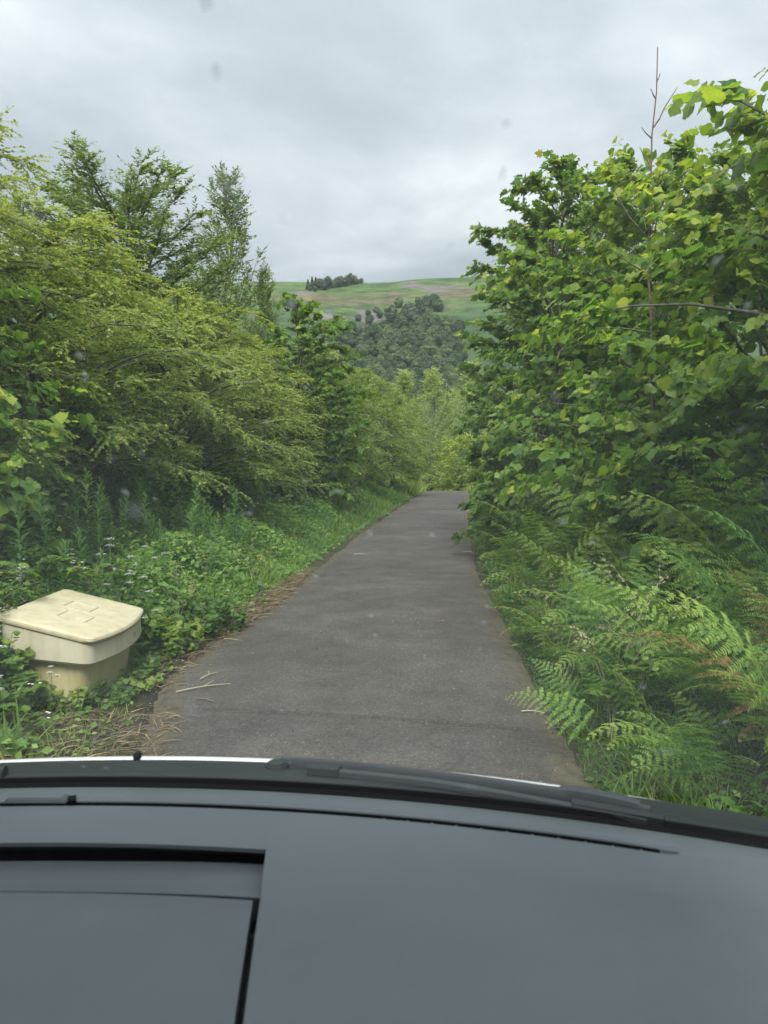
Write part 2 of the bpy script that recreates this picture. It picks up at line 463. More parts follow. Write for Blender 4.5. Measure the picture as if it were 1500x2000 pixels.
# ------------------------------------------------------------------ trees
def grow(seed, H, Rx, base=.15, arms=80, sprays=30, nk=14, Ls=.45, leaf=.04, arch=.3, droop=.5, rise=.3, prof=None, lump=.35,
         stems=1, stemR=.06, tipfresh=.6, flat=.6, angle=50, smin=.2, face=.65, fresh=.27, leafvar=.36):
    r = np.random.default_rng(seed)
    if prof is None:
        prof = lambda t: np.sqrt(np.clip(1 - (2 * t - .85) ** 2 / 1.55, .03, 1))
    nA = arms
    t = (np.arange(nA) + r.random(nA)) / nA
    az = np.arange(nA) * 2.39996 + r.normal(0, .35, nA)
    he = H * (base + (1 - base) * t)
    lumpf = 1 - lump + 2 * lump * vnoise(az * 1.1 + 40 + seed, t * 4.0 + 3)
    re = Rx * prof(t) * lumpf * (.8 + .3 * r.random(nA))
    out = np.stack([np.cos(az), np.sin(az), np.zeros(nA)], -1)
    hs = np.clip(he - rise * re - .15 * H * r.random(nA), .08 * H, .93 * H)
    wob = np.stack([np.sin(hs * 1.7 + seed), np.cos(hs * 1.3 + seed), 0 * hs], -1) * .06 * np.sqrt(H)
    A = np.stack([0 * hs, 0 * hs, hs], -1) + wob
    E = out * re[:, None] + np.stack([0 * he, 0 * he, he - droop * .3 * re], -1)
    Cc = (A + E) / 2 + np.stack([0 * he, 0 * he, arch * re], -1) + r.normal(0, .08, (nA, 3)) * re[:, None]
    ss = np.linspace(0, 1, 8)[None, :, None]
    bez = lambda s: (1 - s) ** 2 * A[:, None] + 2 * s * (1 - s) * Cc[:, None] + s * s * E[:, None]
    PL = bez(ss)
    rad = (stemR * (.18 + .25 * re / max(Rx, .1)))[:, None] * np.linspace(1, .15, 8)[None]
    wood = Acc()
    tubes(wood, PL, rad, 5)
    # trunk(s)
    zt = np.linspace(0, 1, 12)
    for k in range(stems):
        a0 = k * 2.4 + seed
        sp = (0 if stems == 1 else .18 * Rx)
        hh = zt * H * (.94 if k == 0 else .6 + .25 * r.random())
        lean = sp * (zt ** 1.2)[:, None] * np.array([[math.cos(a0), math.sin(a0)]]) * (0 if k == 0 else 1.6)
        tr = np.stack([np.sin(hh * 1.7 + seed) * .06 * math.sqrt(H) + lean[:, 0], np.cos(hh * 1.3 + seed) * .06 * math.sqrt(H) + lean[:, 1], hh - .15 * (zt < .01)], -1)
        tr[0, :2] = tr[1, :2] * .7
        tubes(wood, tr[None], (stemR * (1.0 if k == 0 else .6) * (1 - .9 * zt ** .8) + .004)[None], 8)
    # sprays
    s = smin + (1 - smin) * r.random((nA, sprays)) ** .8
    s[:, 0] = 1.0
    P = bez(s[..., None])
    Tn = nrm(2 * (1 - s[..., None]) * (Cc - A)[:, None] + 2 * s[..., None] * (E - Cc)[:, None])
    B = nrm(np.cross(Tn, UP)); Uu = np.cross(B, Tn)
    side = np.where(r.random(s.shape) < .5, -1, 1)
    th = np.radians(25 + 55 * r.random(s.shape)) * (1 - .5 * s)
    th[:, 0] = 0
    upk = r.normal(.1, .35, s.shape)
    D = nrm(Tn * np.cos(th)[..., None] + B * (side * np.sin(th))[..., None] + Uu * (upk * flat)[..., None] + r.normal(0, .15, P.shape))
    ln = Ls * (.5 + .8 * r.random(s.shape)) * (1.15 - .45 * s)
    P = P.reshape(-1, 3); D = D.reshape(-1, 3); ln = ln.ravel(); sf = s.ravel()
    nS = len(P)
    g = droop * .45
    def along(f): return P[:, None] + D[:, None] * (ln[:, None, None] * f) - UP * (g * ln[:, None, None] * f * f)
    twig = along(np.array([0, .5, 1.0])[None, :, None])
    tubes(wood, twig, (.0010 + .0028 * ln)[:, None] * np.array([1, .7, .3])[None] * (1 if leaf < .08 else 1.2), 3)
    # leaves
    f = (np.arange(nk)[None] + r.random((nS, nk)) * .9) / nk
    f = .08 + .94 * f
    LP = along(f[..., None])
    LD0 = D[:, None] - UP * (2 * g * f[..., None])
    sd = np.where(np.arange(nk) % 2, 1, -1)[None] * np.ones((nS, 1))
    Bs = nrm(np.cross(nrm(LD0), UP))
    ang = np.radians(angle + r.normal(0, 18, f.shape)) * (1 - .6 * f ** 4)
    LD = nrm(nrm(LD0) * np.cos(ang)[..., None] + Bs * (sd * np.sin(ang))[..., None] + r.normal(0, .22, LP.shape) - UP * .12)
    LN = nrm(.75 * UP + r.normal(0, .5, LP.shape) + face * nrm(np.concatenate([LP[..., :2], 0 * LP[..., :1]], -1)))
    LL = leaf * (1 + leafvar * r.normal(0, 1, f.shape)).clip(.45, 1.6) * (1 - .3 * f ** 3)
    relh = LP[..., 2] / H
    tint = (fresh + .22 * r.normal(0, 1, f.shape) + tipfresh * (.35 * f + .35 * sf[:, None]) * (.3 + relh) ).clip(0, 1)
    return wood, LP.reshape(-1, 3), LD.reshape(-1, 3), LN.reshape(-1, 3), LL.ravel(), tint.ravel()

PROTO = {}
def proto(key, leafmat, tmpl, **kw):
    wood, P, D, Nn, Ln, ti = grow(**kw)
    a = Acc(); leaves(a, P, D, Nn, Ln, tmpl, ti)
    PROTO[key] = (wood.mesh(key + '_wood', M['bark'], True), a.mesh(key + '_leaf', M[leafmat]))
def plant_tree(key, name, x, y, label, cat='tree', rz=0, sc=1.0, group=None, mat=None, sz=None, sink=.05, crown='crown', trunk='trunk'):
    o = empty(name, (x, y, float(zg(x, y)) - sink), rz, sc)
    if sz: o.scale = (sc * sz[0], sc * sz[1], sc * sz[2])
    tag(o, label, cat, group)
    wm, lm = PROTO[key]
    link(trunk, wm, o)
    c = link(crown, lm, o)
    if mat:
        c.material_slots[0].link = 'OBJECT'; c.material_slots[0].material = M[mat]
    return o

bush = lambda t: np.clip(1.05 * np.sqrt(np.clip(1 - (t * 1.02 - .38) ** 2 / .42, .02, 1)), .05, 1.1)
roundp = lambda t: np.sqrt(np.clip(1 - ((t - .45) / .6) ** 2, .05, 1))
tall = lambda t: np.clip(.25 + 1.3 * t * (1 - t) * 2 - .0, .12, 1) * np.where(t > .8, (1.02 - t) / .22, 1)
cone = lambda t: np.clip(1.0 - t * .93, .06, 1) * np.clip(.55 + t * 2.2, 0, 1)

proto('hawA', 'hawthorn', LEAF2, seed=3, H=5.3, Rx=2.5, base=.2, arms=130, sprays=56, nk=17, Ls=.48, leaf=.05, arch=.28, droop=.55, flat=1.1, prof=bush, stems=4, stemR=.075, smin=.14, fresh=.36, tipfresh=.76)
proto('hawB', 'hawthorn', LEAF2, seed=8, H=5.0, Rx=2.3, base=.18, arms=120, sprays=54, nk=17, Ls=.48, leaf=.05, arch=.32, droop=.6, flat=1.1, prof=bush, stems=3, stemR=.07, smin=.14, fresh=.36, tipfresh=.76)
proto('mapleA', 'maple', MAPLE, seed=21, H=7.6, Rx=2.0, base=.04, arms=85, sprays=15, nk=8, Ls=.55, leaf=.135, arch=.22, droop=.35, rise=.5, prof=bush, stems=2, stemR=.08, tipfresh=.5, lump=.3)
proto('mapleB', 'maple', MAPLE, seed=25, H=6.0, Rx=1.9, base=.05, arms=75, sprays=14, nk=8, Ls=.5, leaf=.135, arch=.25, droop=.5, rise=.4, prof=bush, stems=2, stemR=.07, tipfresh=.5)
proto('ashA', 'ash', LANCE, seed=31, H=9.0, Rx=2.0, base=.3, arms=90, sprays=42, nk=13, Ls=.6, leaf=.10, arch=.08, droop=.3, rise=.8, prof=roundp, stems=1, stemR=.09, flat=1.1, lump=.22, tipfresh=.4)
proto('ashB', 'ash', LANCE, seed=37, H=10.0, Rx=2.6, base=.25, arms=80, sprays=17, nk=10, Ls=.55, leaf=.115, arch=-.05, droop=.1, rise=1.4, flat=1.1, prof=cone, stems=1, stemR=.08, lump=.3, tipfresh=.45)
proto('willow', 'willow', NARROW, seed=41, H=8.5, Rx=2.2, base=.04, arms=80, sprays=34, nk=14, Ls=.8, leaf=.14, arch=.2, droop=.6, rise=1.1, prof=tall, stems=3, stemR=.07, flat=1.0)
proto('yell', 'yellowbush', LEAF2, seed=47, H=3.6, Rx=1.9, base=.03, arms=80, sprays=26, nk=12, Ls=.45, leaf=.085, arch=.25, droop=.6, rise=.6, prof=bush, stems=4, stemR=.04)

# left hedge
GL = None
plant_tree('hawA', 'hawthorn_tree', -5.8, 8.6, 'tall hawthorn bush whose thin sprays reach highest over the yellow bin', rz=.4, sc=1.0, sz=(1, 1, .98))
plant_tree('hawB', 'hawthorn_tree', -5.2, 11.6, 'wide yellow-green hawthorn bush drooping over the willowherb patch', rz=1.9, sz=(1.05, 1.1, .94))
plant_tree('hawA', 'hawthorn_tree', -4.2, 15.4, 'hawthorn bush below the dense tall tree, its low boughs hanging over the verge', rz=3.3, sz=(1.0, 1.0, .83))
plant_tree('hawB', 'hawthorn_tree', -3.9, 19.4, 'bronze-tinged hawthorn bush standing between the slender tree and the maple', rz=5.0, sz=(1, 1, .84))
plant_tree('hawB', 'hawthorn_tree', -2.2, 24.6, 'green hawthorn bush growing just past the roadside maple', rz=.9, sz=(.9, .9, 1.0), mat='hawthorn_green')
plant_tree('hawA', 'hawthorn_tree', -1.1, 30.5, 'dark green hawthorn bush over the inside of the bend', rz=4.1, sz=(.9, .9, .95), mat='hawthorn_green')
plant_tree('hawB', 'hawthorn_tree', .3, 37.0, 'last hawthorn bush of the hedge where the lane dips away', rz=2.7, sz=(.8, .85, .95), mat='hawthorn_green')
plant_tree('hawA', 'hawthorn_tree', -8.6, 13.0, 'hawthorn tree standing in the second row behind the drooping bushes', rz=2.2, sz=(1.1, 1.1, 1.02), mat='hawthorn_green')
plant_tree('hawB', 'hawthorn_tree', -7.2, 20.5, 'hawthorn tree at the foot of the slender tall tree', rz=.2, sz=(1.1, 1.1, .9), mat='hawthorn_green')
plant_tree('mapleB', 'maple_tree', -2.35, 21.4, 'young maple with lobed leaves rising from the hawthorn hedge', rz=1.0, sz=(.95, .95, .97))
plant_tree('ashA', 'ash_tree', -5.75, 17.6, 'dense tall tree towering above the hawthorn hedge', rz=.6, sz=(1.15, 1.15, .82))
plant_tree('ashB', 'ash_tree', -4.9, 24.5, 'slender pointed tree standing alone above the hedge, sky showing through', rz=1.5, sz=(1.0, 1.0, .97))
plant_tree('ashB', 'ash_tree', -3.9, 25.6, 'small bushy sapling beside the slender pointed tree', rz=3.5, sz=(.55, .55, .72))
# right hedge and beyond
plant_tree('mapleA', 'maple_tree', 2.98, 13.6, 'tall maple with yellow shoot tips next to the hazels', rz=.3, sz=(.82, .82, .87))
plant_tree('mapleA', 'maple_tree', 3.95, 17.6, 'shady maple overhanging the lane past the yellow-tipped one', rz=2.3, sz=(.95, .95, .86))
plant_tree('mapleB', 'maple_tree', 5.5, 22.5, 'low maple where the right-hand hedge meets the bend', rz=4.3, sz=(1.0, 1.0, .9))
plant_tree('ashA', 'ash_tree', 4.3, 15.8, 'fine-leaved tree peeping over the hazels and maples', rz=4.0, sz=(.9, .9, .74))
plant_tree('hawB', 'hawthorn_tree', 6.6, 29.5, 'hawthorn bush on the outside of the bend', rz=3.0, mat='hawthorn_green')
plant_tree('hawA', 'hawthorn_tree', 8.0, 37, 'large hawthorn bush beside the crest of the lane', rz=.8, mat='hawthorn_green')
plant_tree('yell', 'elder_bush', 5.2, 52.5, 'bright yellow-green bush closing the view at the end of the lane', cat='bush', rz=.5, sz=(1.1, 1.1, 1.25))
plant_tree('yell', 'elder_bush', 7.4, 49.5, 'yellow-green bush pressed against the big hawthorn by the crest', cat='bush', rz=2.5, sz=(1.0, 1.0, 1.15))
plant_tree('willow', 'willow_tree', 4.0, 63, 'pale feathery willow rising behind the bright bush', rz=.5, sz=(1.25, 1.2, 1.32))
plant_tree('willow', 'willow_tree', 1.6, 60, 'pale willow half hidden by the last hawthorn', rz=2.5, sz=(1.2, 1.2, 1.2))
plant_tree('willow', 'willow_tree', 7.5, 66, 'pale willow growing behind the maples on the bend', rz=4.5, sz=(1.3, 1.3, 1.4))

# ---- hazels with big single leaves
LEAFME = {}
def leaf_objs(root, base, P, D, Nn, Ln, ti, tmpls, matkey, name='leaf'):
    for k in range(len(P)):
        ti_b = int(np.clip(ti[k] * 6, 0, 5)); tv = k % len(tmpls)
        key = (matkey, tv, ti_b)
        if key not in LEAFME:
            v, f = tmpls[tv]
            LEAFME[key] = mesh('%s_leaf_blade' % matkey, v, f, M[matkey], np.full(len(f), (ti_b + .5) / 6), smooth=True)
        d = Vector(D[k]).normalized(); s = Vector(Nn[k]).cross(d).normalized(); n = d.cross(s)
        o = bpy.data.objects.new(name, LEAFME[key])
        C.objects.link(o); o.parent = root
        m = Matrix((d, s, n)).transposed().to_4x4()
        o.matrix_basis = Matrix.Translation(Vector(P[k])) @ m @ Matrix.Scale(float(Ln[k]), 4)
def hazel(x, y, label, cap=300, keep=None, name='hazel_tree', leafmat='hazel', **kw):
    z = float(zg(x, y)) - .05
    wood, P, D, Nn, Ln, ti = grow(**kw)
    if keep is not None:
        m = keep(P + np.array([x, y, z])); P, D, Nn, Ln, ti = P[m], D[m], Nn[m], Ln[m], ti[m]
    root = empty(name, (x, y, z)); tag(root, label, 'tree')
    link('trunk', wood.mesh('hazel_wood', M['bark'], True), root)
    # the leaves that show largest: nearest the camera side and outermost
    Wp = P + np.array([x, y, z]); dist = np.linalg.norm(Wp - np.array([0, 0, CAMZ]), axis=1)
    ax = P.copy(); ax[:, 2] = 0
    score = dist - .55 * np.linalg.norm(ax, axis=1) + np.random.default_rng(1).random(len(P)) * .5
    vis = (np.abs(Wp[:, 0] / np.maximum(Wp[:, 1], .1)) < .52) & (Wp[:, 1] > .5)
    score = np.where(vis, score, score + 50)
    idx = np.argsort(score); big, rest = idx[:cap], idx[cap:]
    leaf_objs(root, None, P[big], D[big], Nn[big], Ln[big], ti[big], HEARTS, leafmat)
    a = Acc()
    for q in range(4):
        sel = rest[q::4]
        leaves(a, P[sel], D[sel], Nn[sel], Ln[sel], HEARTS[q], ti[sel])
    o = link('foliage', a.mesh('hazel_foliage', M[leafmat], True), root); o['kind'] = 'stuff'
    return root
hz = dict(arms=90, sprays=17, nk=9, Ls=.55, leaf=.094, arch=.22, droop=.55, rise=.5, prof=bush, stems=4, stemR=.05, lump=.35, flat=.8, tipfresh=.75, angle=55, smin=.25, face=.85, fresh=.32)
hazel(4.05, 4.9, 'big hazel with broad round leaves, the tallest beside the bracken', seed=52, H=4.9, Rx=2.0, base=.1, **hz)
hazel(3.75, 7.4, 'middle hazel with broad leaves behind the curling bracken fronds', seed=57, H=4.5, Rx=2.0, base=.08, **hz)
hazel(3.6, 10.2, 'hazel with pale broad leaves leaning out next to the maple', seed=63, H=5.3, Rx=1.9, base=.06, **hz)
hzl = dict(hz); hzl.update(arms=46, leaf=.105, sprays=9)
hazel(-4.75, 7.55, 'dark hazel with broad leaves growing behind the yellow bin', seed=71, H=3.1, Rx=1.55, base=.12, **hzl)

# bare dead stem above the hazels
def bare_stem():
    x, y = 2.75, 7.9; z0 = float(zg(x, y))
    root = empty('dead_sapling', (x, y, z0)); tag(root, 'bare brown twig rising above the leafy hazels', 'sapling')
    a = Acc()
    H = 5.85
    zz = np.linspace(-.1, H - z0, 14)
    main = np.stack([.045 * np.sin(zz * 1.3) + .012 * np.sin(zz * 5.1) - .012 * zz, .03 * np.cos(zz), zz], -1)
    tubes(a, main[None], np.linspace(.024, .0045, 14)[None], 6)
    link('stem', a.mesh('dead_stem', M['twig'], True), root)
    for (h, dx, dz, ln) in [(.86, .75, 1, .42), (.66, -.75, .9, .55), (.64, .35, 1.0, .6), (.79, -.5, .8, .2), (.73, .45, 1.1, .33), (.84, -.6, .6, .14), (.60, -.9, .5, .5), (.70, -.6, 1.1, .45), (.76, .7, .5, .2), (.91, -.5, .9, .1), (.94, .5, .9, .08), (.68, .6, .9, .5)]:
        b = Acc(); p0 = np.array([np.interp(h * (H - z0), zz, main[:, 0]), np.interp(h * (H - z0), zz, main[:, 1]), h * (H - z0)])
        d = nrm(np.array([dx, .2, dz])); s = np.linspace(0, 1, 5)
        pl = p0 + d * (s[:, None] * ln) + UP * (.2 * ln * s[:, None] ** 2) + np.array([.03, .02, 0]) * np.sin(s[:, None] * 7 + h * 30) * ln
        tubes(b, pl[None], np.linspace(.009, .0035, 5)[None], 5)
        link('side_twig', b.mesh('dead_twig', M['twig'], True), root)
bare_stem()

# ------------------------------------------------------------------ bracken
FERNL = T([(-.1, 0, 0), (.3, -.27, .03), (1, 0, -.08), (.3, .27, .03)], [(0, 1, 2), (0, 2, 3)])
def frond_mesh(seed, ln=1.0, curl=0.0):
    r = np.random.default_rng(seed)
    s = np.linspace(0, 1, 16)
    th = R(80) - (R(86) + curl) * s ** 1.25
    d = np.stack([np.cos(th), 0 * s, np.sin(th)], -1)
    p = np.concatenate([[[0, 0, 0]], np.cumsum(d[:-1] * (ln * 1.55 / 15), axis=0)])
    p[:, 1] += .05 * np.sin(s * 4 + seed) * s
    a = Acc()
    tubes(a, p[None], (.006 * (1 - .85 * s))[None], 4, np.array([.75]))
    ip = lambda u: np.stack([np.interp(u, s, p[:, k]) for k in range(3)], -1)
    npn = 13
    for k in range(npn):
        u = .34 + .64 * (k / (npn - 1)) ** .92
        o = ip(np.array([u]))[0]; tg = nrm(ip(np.array([min(u + .03, 1)]))[0] - ip(np.array([u - .03]))[0])
        up = nrm(np.cross(np.cross(tg, UP), tg))
        for sd in (-1, 1):
            lat = np.cross(tg, up) * sd
            q = k / (npn - 1)
            pl = ln * .36 * (1 - q) ** .8 * (.55 + .45 * min(1, q * 8 + .4)) + .02
            pd = nrm(lat + tg * (.30 + .45 * q) + r.normal(0, .07, 3) + up * r.normal(.05, .06))
            m = max(5, int(17 * (1 - q) + 4))
            v = (np.arange(m) + .6) / m
            cx = o + pd * (pl * v[:, None]) - UP * (pl * (.22 + .25 * r.random()) * v[:, None] ** 2)
            tubes(a, np.stack([o, cx[m // 2], cx[-1]])[None], np.array([[.0022, .0016, .0008]]), 3, np.array([.7]))
            pn = nrm(np.cross(pd, np.cross(up, pd)))
            w = np.cross(pn, pd)
            for s2 in (-1, 1):
                D = nrm(w * s2 + pd * .42 + r.normal(0, .10, (m, 3)) - UP * .12)
                Lf = (.010 + (.014 + .055 * pl) * (1 - v) ** .5) * (1 + .12 * r.normal(0, 1, m))
                leaves(a, cx, D, np.tile(pn, (m, 1)) + r.normal(0, .15, (m, 3)), Lf, FERNL, (.40 + .16 * r.normal(0, 1, m) + .45 * v * .6 + .25 * q).clip(0, 1))
    return a.mesh('bracken_frond', M['fern'])
FROND = [frond_mesh(i, 1.0, c) for i, c in enumerate((0, .25, .5, .1, .7, -.15))]
brk = random.Random(4)
def bracken(x, y, nf, size, label, lean=math.pi, spread=1.1):
    z = float(zg(x, y)) - .03
    root = empty('bracken', (x, y, z), 0); tag(root, label, 'fern', 'bracken along the lane')
    for k in range(nf):
        o = link('frond', FROND[brk.randrange(6)], root, (brk.gauss(0, .07), brk.gauss(0, .07), 0))
        o.rotation_euler = (brk.gauss(0, .22), brk.gauss(-.12 if size < .62 else -.3, .18), lean + brk.gauss(0, spread))
        s = size * brk.uniform(.72, 1.15)
        if brk.random() < .01:
            o.material_slots[0].link = 'OBJECT'; o.material_slots[0].material = M['fern_brown']; o['label'] = 'withered brown frond'
        o.scale = (s, s, s)
BL = ['arching green bracken at the foot of the hazels', 'lush bracken spilling over the edge of the asphalt', 'bracken on the bank below the maples', 'tall bracken plant in front of the dark hazel leaves']
for row, (b0, b1, y0, y1, n, sz, lab) in enumerate([(.18, .45, 3.5, 8.5, 22, .48, 1), (.45, 1.1, 3.2, 9.0, 22, .76, 0), (1.0, 2.0, 3.4, 10, 12, 1.1, 3), (.45, 1.3, 3.0, 4.6, 15, .60, 0), (.38, .8, 8.5, 19, 15, .78, 2), (.9, 1.7, 9, 19, 9, 1.05, 2)]):
    for k in range(n):
        y = y0 + (y1 - y0) * (k + brk.random()) / n
        x = float(xr(y)) + brk.uniform(b0, b1) + max(0, 5.2 - y) * .12
        bracken(x, y, brk.choice([4, 4, 5, 6]), sz * brk.uniform(.85, 1.1), BL[lab], lean=math.pi + .35, spread=1.0 if row in (0, 4) else 1.5)

# ------------------------------------------------------------------ grass, ground cover
def scatter(n, y0, y1, side, d0, d1, seed, pw=1.0, dpow=1.0):
    r = np.random.default_rng(seed)
    y = y0 + (y1 - y0) * r.random(n) ** pw
    d = d0 + (d1 - d0) * r.random(n) ** dpow
    x = xl(y) - d if side < 0 else xr(y) + d
    return x, y, d, r
BLADE = T([(0, -.02, 0), (0, .02, 0), (.45, -.016, .06), (.45, .016, .06), (1, 0, -.12)], [(0, 1, 3), (0, 3, 2), (2, 3, 4)])
def in_bin(x, y, m=.0):
    return (x > -2.72 - m) & (x < -2.0 + m) & (y > 5.22 - m) & (y < 6.38 + m)
def bare_edge(y, d, r):
    wv = np.interp(y, [3.5, 4.2, 5.3, 5.9, 6.4, 7.2, 8, 10.3, 11.6], [.75, .75, .62, .40, .12, .15, .34, .26, .0]) * (.55 + .9 * vnoise(y * 2.3, y * 0 + 7))
    return (d < wv) & (r.random(len(y)) < .88)
def grass(name, label, parts, mat='grass'):
    a = Acc()
    for (n, y0, y1, side, d0, d1, seed, h, hv, lean, t0, pw, dpow) in parts:
        x, y, d, r = scatter(n, y0, y1, side, d0, d1, seed, pw, dpow)
        k = ~in_bin(x, y, .02) & ~((side < 0) & bare_edge(y, d, r)); x, y, d = x[k], y[k], d[k]; n = len(x)
        tuft = fbm(x * 1.6 + seed, y * 1.6, 3)
        z = zg(x, y) - .02
        D = nrm(np.stack([r.normal(0, lean, n), r.normal(0, lean, n), np.ones(n)], -1))
        NN = np.stack([r.normal(0, 1, n), r.normal(0, 1, n), np.full(n, .25)], -1)
        Ln = h * (1 + hv * r.normal(0, 1, n)).clip(.3, 2.2) * (.45 + 1.1 * tuft) * (.5 + .5 * sstep(0, .45, d))
        # broader blades further away keep the sward closed
        tv, tf = BLADE
        tv = tv * np.array([1, 1.0 + (y0 > 9) * .8, 1])
        leaves(a, np.stack([x, y, z], -1), D, NN, Ln, (tv, tf), (t0 + .2 * r.normal(0, 1, n) + .5 * (tuft - .5)).clip(0, 1))
    o = link(name, a.mesh(name, M[mat])); tag(o, label, 'grass', kind='stuff')
grass('grass', 'long green grass covering the verges of the lane', [
    (5000, 3.6, 7, -1, .0, .8, 8, .10, .5, .8, .72, 1, 1), (9000, 3.6, 9, -1, .12, 2.4, 1, .20, .4, .55, .5, 1, 1), (16000, 8, 18, -1, .08, 3.2, 2, .20, .4, .55, .5, 1, 1), (20000, 17, 48, -1, .05, 4.0, 3, .30, .35, .5, .5, 1, 1),
    (5000, 3, 10, 1, -.08, .35, 4, .20, .4, .7, .5, 1, 1), (3000, 3, 10, 1, .3, 1.4, 9, .2, .4, .6, .4, 1, 1), (9000, 10, 46, 1, .04, 2.5, 5, .30, .35, .4, .5, 1, 1), (6000, 44, 62, 1, -.2, 4.0, 6, .75, .3, .3, .72, 1, 1), (6000, 38, 62, -1, .0, 3.0, 7, .8, .3, .3, .7, 1, 1)])
def cover(name, label, parts, mat='cover'):
    a = Acc()
    for (n, y0, y1, side, d0, d1, seed, hmax, lf, t0, pw) in parts:
        x, y, d, r = scatter(n, y0, y1, side, d0, d1, seed, pw)
        k = ~in_bin(x, y, .03) & ~((side < 0) & bare_edge(y, d, r)); x, y, d = x[k], y[k], d[k]; n = len(x)
        tuft = sstep(.28, .72, fbm(x * 1.3 + seed, y * 1.3, 3)) * (.4 + .6 * sstep(.0, .8, d))
        hh = hmax * tuft * (.25 + .75 * sstep(0, 1.2, d)); u = r.random(n) ** .45
        z = zg(x, y) + hh * u
        D = nrm(np.stack([r.normal(0, 1, n), r.normal(0, 1, n), r.normal(.1, .35, n)], -1))
        NN = UP + r.normal(0, .5, (n, 3)) + np.array([0, -.35, 0])
        leaves(a, np.stack([x, y, z], -1), D, NN, lf * (1 + .3 * r.normal(0, 1, n)).clip(.4, 1.8), LEAF2, (t0 + .3 * (u - .4) + .18 * r.normal(0, 1, n) + .5 * (fbm(x * .7, y * .7 + 9, 2) - .5)).clip(0, 1))
    o = link(name, a.mesh(name, M[mat])); tag(o, label, 'undergrowth', kind='stuff')
cover('undergrowth', 'low leafy weeds and nettles carpeting both banks', [
    (26000, 6.5, 16, -1, 2.2, 6.0, 18, 1.25, .085, .35, 1), (22000, 15, 40, -1, 1.6, 5.0, 19, 1.3, .11, .4, 1), (7000, 3.7, 12, -1, .05, .8, 20, .30, .05, .55, 1),
    (9000, 3.8, 6.9, -1, 1.15, 2.6, 21, .5, .06, .5, 1),
    (20000, 3.6, 7.5, -1, .35, 3.0, 11, .30, .055, .5, 1), (44000, 7, 13, -1, .2, 4.2, 12, .55, .06, .5, 1), (34000, 12, 26, -1, .12, 4.5, 13, .5, .075, .5, 1), (14000, 25, 48, -1, .05, 4.5, 14, .6, .11, .5, 1),
    (12000, 3, 9, 1, -.02, 2.6, 15, .25, .05, .28, 1), (16000, 9, 30, 1, .05, 3.6, 16, .6, .08, .35, 1), (8000, 28, 52, 1, .1, 4.5, 17, .7, .12, .5, 1)])
# dead straw and moss at the road edge
def straw():
    a = Acc()
    r = np.random.default_rng(77)
    n = 15000
    y = 4.1 + 8.2 * r.random(n) ** 1.1
    clump = fbm(y * 1.1, y * 0 + 3, 2)
    wd = np.interp(y, [4, 5.2, 6.3, 7.5, 9, 11, 12.5], [.75, .72, .6, .48, .38, .22, .1])
    d = (r.random(n) * 1.25 - .3) * wd
    x = xl(y) - d
    keep = (r.random(n) < sstep(.15, .55, clump)) & ~in_bin(x, y, .02); x, y = x[keep], y[keep]; n = len(x)
    z = np.maximum(zg(x, y), np.where(x > xl(y) - .05, .006, -9)) + .012 + .02 * r.random(n)
    az = r.normal(.5, .9, n)
    D = np.stack([np.cos(az), np.sin(az), r.normal(.03, .10, n)], -1)
    tv, tf = BLADE; tv = tv * np.array([1, 1.0, .5])
    leaves(a, np.stack([x, y, z], -1), D, UP + r.normal(0, .3, (n, 3)), .035 + .16 * r.random(n) ** 3, (tv, tf), r.random(n) ** 1.1)
    o = link('dead_grass', a.mesh('dead_grass', M['straw'])); tag(o, 'dry straw and dead grass lying along the road edge by the bin', 'straw', kind='stuff')
straw()

def gravel():
    a = Acc(); r = np.random.default_rng(404); n = 1500
    y = 4.2 + 22 * r.random(n) ** 1.6; u = np.where(r.random(n) < .75, r.beta(1, 9, n), r.random(n)); left = r.random(n) < .6
    x = np.where(left, xl(y) + u * 1.2, xr(y) - u * 1.2); f = (x - xl(y)) / (xr(y) - xl(y))
    z = zroad(y) + .035 * (1 - (2 * f - 1) ** 2) + .006
    sz = .003 + .006 * r.random(n) ** 3
    tet = np.array([(1, 0, -.4), (-.5, .9, -.4), (-.6, -.8, -.4), (.1, 0, .9)]); tf = np.array([(0, 1, 3), (1, 2, 3), (2, 0, 3), (0, 2, 1)])
    V = np.stack([x, y, z], -1)[:, None] + sz[:, None, None] * (tet[None] + r.normal(0, .2, (n, 4, 3)))
    a.add(V.reshape(-1, 3), (tf[None] + (np.arange(n) * 4)[:, None, None]).reshape(-1, 3), np.repeat(r.random(n), 4))
    m = pbr('road_grit', (.2, .18, .16), .9, .2); t = m.node_tree
    at = N(t, 'ShaderNodeAttribute', attribute_name='tint'); rr_ = ramp(t, [(0, (.05, .045, .04)), (.7, (.18, .16, .14)), (1, (.42, .4, .37))], at.outputs['Fac']); L(t, rr_.outputs[0], t.nodes['Principled BSDF'].inputs['Base Color'])
    o = link('gravel', a.mesh('gravel', m)); tag(o, 'loose grit and tiny stones scattered on the lane edges', 'gravel', kind='stuff')
gravel()

